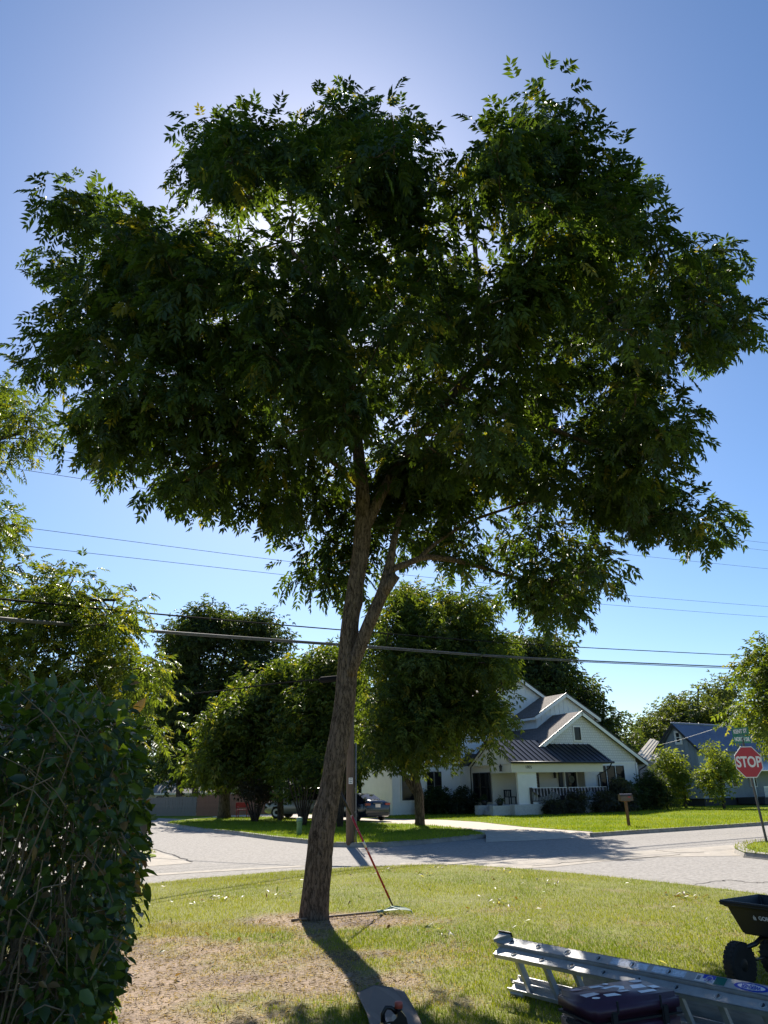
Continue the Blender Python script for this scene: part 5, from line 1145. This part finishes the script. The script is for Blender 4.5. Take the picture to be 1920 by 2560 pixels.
# ladder lying on its edge
A_ = Vector((.62, -.784, 0)).normalized(); r_ = Vector((.19, .09, -.38)); r_ = (r_ - A_ * r_.dot(A_)).normalized(); N_ = A_.cross(r_)
T0 = Vector((.95, 7.45, .43)); LW = .40; LL = 4.6
lad = thing('extension_ladder', (T0.x, T0.y, 0), 'aluminium extension ladder resting on its edge behind the cooler', 'ladder')
def rail(o, out, web=.092):
    b = MB(); c0 = o; c1 = o + A_ * LL
    b.bar(c0, c1, web, .004, up=r_)
    for s in (-1, 1): b.bar(c0 + N_ * s * (web / 2 - .003) + out * -.016, c1 + N_ * s * (web / 2 - .003) + out * -.016, .006, .036, up=r_)
    return b
M_HOLE = mat('rung_hole', (.05, .05, .055), .6, metal=.3)
for sec, (off, inset, s0_, L0) in enumerate(((Vector((0, 0, 0)), 0.0, 0.0, 'a'), (-N_ * .098, .028, .03, 'b'))):
    o1 = T0 + off + r_ * inset + A_ * s0_; o2 = T0 + off + r_ * (LW - inset) + A_ * s0_
    R1 = rail(o1, -r_).build('rail', M_ALU, lad); R2 = rail(o2, r_).build('rail', M_ALU, lad)
    s = .15
    while s < LL - .1:
        q = o1 + A_ * (s + sec * .06)
        MB().bar(q + r_ * .004, q + r_ * (LW - 2 * inset - .004), .030, .034, up=A_).build('rung', M_ALU, lad)
        he = MB(); pr = [(.018 * math.cos(a), .018 * math.sin(a)) for a in np.linspace(-math.pi / 2, math.pi / 2, 9)]
        he.prism([q + A_ * (x - .006) + N_ * y - r_ * .0025 for x, y in pr], -r_ * .0012); he.build('rung_end', M_HOLE, R1)
        h2 = MB(); ring_ = [q + A_ * (.024 * math.cos(a)) + N_ * (.024 * math.sin(a)) - r_ * .004 for a in np.linspace(0, 2 * math.pi, 15)]
        h2.tube(ring_, .0035, 5, cap=False); h2.build('rung_swage', M_ALU, R1, True)
        s += .305
    if sec == 0:
        for o_, sgn in ((o1, -1), (o2, 1)):
            b = MB(); w_ = .05; pts = [o_ - A_ * .02 + N_ * w_, o_ + A_ * .11 + N_ * w_, o_ - A_ * .02 - N_ * w_ * .9]
            b.prism(pts, r_ * sgn * .03); b.build('end_cap', mat('ladder_cap', (.35, .35, .35), .6, .2, 10), lad)
            b = MB(); b.prism([o_ - A_ * .035 + N_ * (w_ + .004), o_ + A_ * .12 + N_ * (w_ + .004), o_ + A_ * .12 + N_ * (w_ + .012), o_ - A_ * .035 + N_ * (w_ + .012)], r_ * sgn * .045); b.build('cap_edge', M_BLACK, lad)
    else:
        b = MB(); q = o2 + A_ * .0; b.prism([q + N_ * .05, q + A_ * .16 + N_ * .05, q + A_ * .16 - N_ * .06, q + A_ * .02 - N_ * .06], r_ * .02); b.build('foot_plate', M_ALU, lad)
LM = lambda s, n=0.0, lift=.003: T0 + A_ * s + N_ * n - r_ * lift
def sticker(name, s0, s1, n0, n1, m, lift=.003, root=lad): return MB().quad(LM(s0, n0, lift), LM(s1, n0, lift), LM(s1, n1, lift), LM(s0, n1, lift)).build(name, m, root)
sticker('pale_label', 1.18, 1.50, -.03, .03, mat('pale_label', (.62, .66, .72), .3, .3, 40)); sticker('pale_label', 1.54, 1.80, -.03, .03, MATS['pale_label'])
sticker('white_label', 1.88, 2.10, -.032, .034, M_SWH); sticker('blue_label', 1.93, 2.02, .0, .036, mat('label_blue', (.02, .06, .40), .6, spec=.2), .0045); sticker('green_label', 2.022, 2.10, -.034, .036, mat('label_green', (.01, .13, .10), .6, spec=.2), .0045)
for k in range(2): sticker('label_line', 1.95, 2.01, -.024 + k * .012, -.018 + k * .012, MATS['label_blue'], .0045)
sticker('label_block', 1.89, 1.915, -.02, .02, mat('label_grey', (.2, .21, .22), .5), .0045)
ov = [(math.cos(a), math.sin(a)) for a in np.linspace(0, 2 * math.pi, 29)[:-1]]; sc = 2.275
MB().add([LM(sc + .118 * x, .036 * y, .0035) for x, y in ov], [tuple(range(28))]).build('brand_oval', MATS['label_blue'], lad)
MB().add([LM(sc + .094 * x, .024 * y, .0048) for x, y in ov], [tuple(range(28))]).build('brand_oval_centre', M_SWH, lad)
text_part('brand_lettering', 'WERNER', .044, MATS['label_blue'], lad, Matrix.Translation(-origin(lad)) @ frame(LM(sc, 0, .0065), -A_, -N_), .0004, .001, .74)
# plain bar standing in for the rail pair glimpsed on the grass behind
lb = MB().bar((1.62, 7.25, .10), (3.9, 4.5, .10), .03, .16)
pk2 = tag(lb.build('rail_pair_bar', mat('rail_bar_grey', (.33, .31, .28), .7, .2, 8, stretch=(1, 1, 6))), 'pale bar for the ladder rail pair, on edge in the grass beyond the ladder', 'board')

# cooler
cl_ = Vector((.92, .38, 0)).normalized(); cp_ = Vector((-.38, .92, 0)).normalized(); cc_ = Vector((1.25, 5.38, 0)) + cl_ * .345 + cp_ * .21
M_COOL = mat('cooler_maroon', (.055, .018, .040), .42, .15, 9, .06, 120)
cool = thing('cooler', cc_, 'dark maroon hard cooler with a lid full of pale stickers', 'cooler', rz=math.atan2(cl_.y, cl_.x))
def rbox(c, d, bev): return MB().box(c, d, bev=bev)
vs = []
bdy = MB(); 
for z, k in ((.0, .90), (.02, .93), (.27, .985), (.29, 1.0)): pass
bdy = MB().box((0, 0, .153), (.69, .412, .306), bev=.03); bdy.build('body', M_COOL, cool, True, True)
for v_ in cool.children[0].data.vertices:
    f_ = .94 + .06 * (v_.co.z / .3); v_.co.x *= f_; v_.co.y *= f_
lid = MB().box((0, 0, .365), (.70, .42, .115), bev=.032).build('lid', M_COOL, cool, True, True)
MB().box((0, 0, .304), (.682, .405, .012)).build('gasket', mat('gasket', (.01, .01, .012), .7), cool, local=True)
for x in (-.2, .2):
    lt = MB().box((x, -.208, .30), (.05, .022, .13), bev=.008).build('latch', MATS['gasket'], cool, local=True); MB().lathe([(.012, -.01), (.014, .0), (.012, .01)], (x, -.222, .25), 10, axis='Y').build('latch_ball', M_GALV, lt, True, True)
for s in (-1, 1):
    MB().box((s * .345, 0, .27), (.03, .2, .035), bev=.01).build('handle', MATS['gasket'], cool, local=True)
    for y in (-.08, .08): MB().lathe([(.006, -.004), (.006, .004)], (s * .352, y, .22), 8, axis='X').build('bolt', M_GALV, cool, local=True)
    MB().box((s * .17, -.2115, .385), (.012, .006, .07)).build('lid_notch', MATS['gasket'], lid, local=True)
stk = [((.04, .05), [(-.11, .035), (.02, .05), (.06, .01), (.02, -.05), (-.03, -.05), (.01, -.01), (-.02, .02), (-.10, .0)], (.6, .66, .72)), ((.17, .02), [(-.06, -.04), (.05, -.05), (.07, .03), (-.02, .04)], (.5, .56, .64)), ((-.24, -.02), [(-.06, -.05), (.07, -.02), (.06, .03), (-.06, .02)], (.42, .40, .44)), ((-.12, -.09), [(-.05, -.02), (.06, -.03), (.05, .03), (-.04, .03)], (.55, .58, .62)), ((-.08, .12), [(-.05, -.015), (.05, -.02), (.04, .02), (-.05, .02)], (.6, .62, .66)), ((.02, .15), [(.022 * math.cos(a), .02 * math.sin(a)) for a in np.linspace(0, 6.28, 11)[:-1]], (.62, .64, .68)), ((.15, -.11), [(-.07, -.03), (.06, -.03), (.07, .02), (-.06, .02)], (.45, .5, .56)), ((.25, .12), [(.05 * math.cos(a), .03 * math.sin(a)) for a in np.linspace(0, 6.28, 15)[:-1]], (.30, .31, .36)), ((-.25, .11), [(-.04, -.02), (.04, -.025), (.03, .025), (-.04, .02)], (.36, .16, .18)), ((.0, -.05), [(-.03, -.015), (.05, -.02), (.05, .01), (-.03, .018)], (.30, .33, .38)), ((.26, -.05), [(-.03, -.03), (.03, -.03), (.03, .03), (-.03, .03)], (.55, .6, .66)), ((-.26, -.12), [(.028 * math.cos(a), .022 * math.sin(a)) for a in np.linspace(0, 6.28, 11)[:-1]], (.6, .64, .68))]
for k, ((x, y), pl, c) in enumerate(stk): MB().prism([(x + a, y + b, .4228 + .0004 * k) for a, b in pl], (0, 0, .0008)).build('sticker', mat('sticker_%d' % k, c, .35, .15, 60), lid, local=True)

# cardboard sheet and jug
cb = [G(892, 2502), G(935, 2492), G(985, 2486), G(1002, 2490), G(1012, 2505), G(1044, 2565), G(1100, 2680), G(955, 2690), G(917, 2565)]
card = thing('cardboard_sheet', cb[0], 'flat brown cardboard sheet lying on the shaded grass', 'cardboard')
nC = len(cb); cv = [Vector((q[0], q[1], .055 + .03 * math.sin(i * 1.7))) for i, q in enumerate(cb)]
MB().prism(cv, (0, 0, .006)).build('sheet', mat('cardboard', (.20, .155, .125), .85, .06, 3), card)
jq = P(985, 2600, 5.75); jz = .07
jug = thing('oil_jug', (jq[0], jq[1], jz), 'black plastic jug with an orange-red cap standing on the cardboard', 'jug', rz=.15)
M_JUG = mat('jug_black', (.012, .012, .014), .3)
prj = [(-.085, 0), (.085, 0), (.088, .03), (.088, .17), (.078, .215), (.052, .245), (.045, .25), (.02, .25), (.015, .22), (-.01, .20), (-.04, .20), (-.075, .19), (-.088, .16), (-.088, .03)]
MB().prism([(x, -.05, z) for x, z in prj], (0, .1, 0)).build('body', M_JUG, jug, local=True)
MB().tube([(-.07, 0, .185), (-.072, 0, .235), (-.05, 0, .268), (-.015, 0, .265), (.02, 0, .235)], [.016, .015, .014, .014, .016], 10).build('handle', M_JUG, jug, True, True)
MB().lathe([(.022, .248), (.022, .262)], (.035, 0, 0), 16).build('neck', M_JUG, jug, True, True)
MB().lathe([(.027, .26), (.027, .292), (.023, .297)], (.035, 0, 0), 18).build('cap', mat('cap_red', (.50, .09, .06), .5), jug, True, True)
MB().quad((-.075, -.0515, .04), (.07, -.0515, .04), (.07, -.0515, .15), (-.075, -.0515, .15)).build('label', mat('jug_label', (.10, .05, .02), .5), jug, local=True)
MB().quad((-.08, -.0515, .162), (-.03, -.0515, .162), (-.03, -.0515, .19), (-.075, -.0515, .184)).build('label_corner', M_SWH, jug, local=True)

# garden cart at the right
cart = thing('garden_cart', (3.12, 7.9, 0), 'black plastic garden dump cart standing on the lawn by the ladder', 'cart', rz=math.radians(-58))
M_POLY = mat('black_poly', (.010, .011, .013), .5, .2, 30, .05, 90)
top = [(0, 0), (1.05, 0), (1.05, .62), (0, .62)]; bot = [(.11, .12), (.94, .12), (.94, .50), (.11, .50)]; zt_, zb_ = .655, .37
def ringz(r, z, g=0.0): cx = sum(p[0] for p in r) / 4; cy = sum(p[1] for p in r) / 4; return [(x + g * math.copysign(1, x - cx), y + g * math.copysign(1, y - cy), z) for x, y in r]
R_ = [ringz(bot, zb_), ringz(top, zt_ - .045, -.035), ringz(top, zt_ - .045, .0), ringz(top, zt_ - .03, .014), ringz(top, zt_, .010), ringz(top, zt_, -.030), ringz(bot, zb_ + .02, -.015)]
vs = [p for r in R_ for p in r]; fs = [(i * 4 + k, i * 4 + (k + 1) % 4, (i + 1) * 4 + (k + 1) % 4, (i + 1) * 4 + k) for i in range(6) for k in range(4)] + [(3, 2, 1, 0), (24, 25, 26, 27)]
bm_ = MB().add(vs, fs); me = bm_.mesh('tray'); b5 = bmesh.new(); b5.from_mesh(me)
bmesh.ops.bevel(b5, geom=[e for e in b5.edges if e.calc_face_angle(0) > .5], offset=.014, segments=3, affect='EDGES'); b5.to_mesh(me); b5.free()
for p in me.polygons: p.use_smooth = False
tray = link('tray', me, cart, M_POLY)
upv = Vector((0, -.085, .24)).normalized(); zc = .53; yc = .12 - .085 * (zc - zb_) / .24
fT = frame(Vector((.44, yc - .006, zc)), (1, 0, 0), upv)
text_part('lettering', 'GORILLA', .050, M_SWH, tray, fT, .0008, .0012, .95)
em = MB()
for pl in ([(-.2, -.022), (-.192, -.022), (-.192, .004), (-.196, .014), (-.2, .004)], [(-.189, -.022), (-.181, -.022), (-.181, .016), (-.185, .028), (-.189, .016)], [(-.178, -.022), (-.170, -.022), (-.170, .004), (-.174, .014), (-.178, .004)]): em.prism([fT @ Vector((a * .9 + .03, b * .9, .0)) for a, b in pl], fT.to_3x3() @ Vector((0, 0, .001)))
em.build('emblem', M_SWH, tray, local=True)
def wheel(c, yaw, root):
    R3 = Matrix.Rotation(yaw, 3, 'Z'); w = MB(); r = c[2]
    w.lathe([(r * .55, -.045), (r * .82, -.055), (r * .95, -.045), (r, -.02), (r, .02), (r * .95, .045), (r * .82, .055), (r * .55, .045)], c, 36, axis='Y', R=R3)
    ty = w.build('wheel', mat('cart_tyre', (.02, .019, .018), .9, .2, 30), root, True, True)
    for k in range(26):
        a = 2 * math.pi * k / 26
        for s in (-1, 1):
            q = R3 @ Vector((r * .985 * math.cos(a + s * .06), s * .026, r * .985 * math.sin(a + s * .06))); MB().box(Vector(c) + q, (.026, .036, .010), R=R3 @ Matrix.Rotation(-a - s * .06 + math.pi / 2, 3, 'Y')).build('tread_block', MATS['cart_tyre'], ty, local=True)
    MB().lathe([(.02, -.05), (.05, -.045), (.08, -.02), (.098, -.03), (.098, .03), (.08, .02), (.05, .045), (.02, .05)], c, 24, axis='Y', R=R3).build('rim', M_POLY, ty, True, True)
    return ty
inv = Matrix.Rotation(math.radians(58), 3, 'Z')
def cl(x, y, z): q = inv @ Vector((x - 3.12, y - 7.9, 0)); return Vector((q.x, q.y, z))
wheel(cl(3.10, 7.60, .178), math.radians(58 + 32), cart); w2 = cl(3.60, 7.98, .178); wheel(w2, math.radians(58 + 32), cart); wheel((.80, -.02, .178), math.radians(0), cart); wheel((.80, .64, .178), 0, cart)
M_FRAME = mat('cart_frame', (.014, .015, .017), .35)
w1 = cl(3.10, 7.60, .178)
MB().tube([w1, w2], .012, 8).build('front_axle', M_FRAME, cart, True, True); MB().tube([(.80, -.02, .178), (.80, .64, .178)], .012, 8).build('rear_axle', M_FRAME, cart, True, True)
MB().tube([w1 + Vector((.0, .05, 0)), w1 + Vector((.02, .06, .12)), w1 + Vector((.1, .12, .16)), (.26, .2, .36)], .021, 10).build('frame_arm', M_FRAME, cart, True, True)
MB().tube([w2, w2 + Vector((.05, -.05, .1)), (.28, .42, .37)], .014, 10).build('frame_arm', M_FRAME, cart, True, True)
for y in (.2, .42): MB().tube([(.24, y, .36), (.8, y, .30), (.8, y, .2)], .013, 8).build('frame_rail', M_FRAME, cart, True, True)

# fallen leaves and twigs on the lawn
n = 420; x = rng.uniform(-4.5, 6, n); y = rng.uniform(7, 17.5, n); k = y < edge_y(x) - .3; x = x[k]; y = y[k]; N = len(x)
spots = [(1260, 2180), (1090, 2172), (1060, 2190), (1700, 2245), (1720, 2246), (1105, 2335), (700, 2240), (500, 2260), (560, 2250), (1250, 2260), (980, 2180), (1400, 2215)]
px_, py_ = [], []
for a, b in spots:
    g0 = G(a, b)
    for _ in range(14): px_.append(g0[0] + random.gauss(0, .12)); py_.append(g0[1] + random.gauss(0, .14))
x = np.concatenate([x[:130], px_]); y = np.concatenate([y[:130], py_]); N = len(x); pos = np.stack([x, y, rng.uniform(.03, .06, N)], 1); d = rand_dirs(N); d[:, 2] *= .35; d = unit(d)
V, T = big_leaf(pos, d, unit(np.array([0, 0, 1.]) + rand_dirs(N) * .6), rng.uniform(.06, .12, N), rng.uniform(.02, .045, N))
ch_ = rng.random(N)[:, None]; c = np.where(ch_ < .35, np.array([.10, .06, .03]), np.where(ch_ < .8, np.array([.10, .14, .05]), np.array([.30, .30, .24]))) * rng.uniform(.7, 1.2, (N, 1))
tag(npmesh('fallen_leaves', V, T, M_LEAF, None, np.repeat(c, 8, 0)), 'fallen leaves scattered over the lawn', None, None, 'stuff')
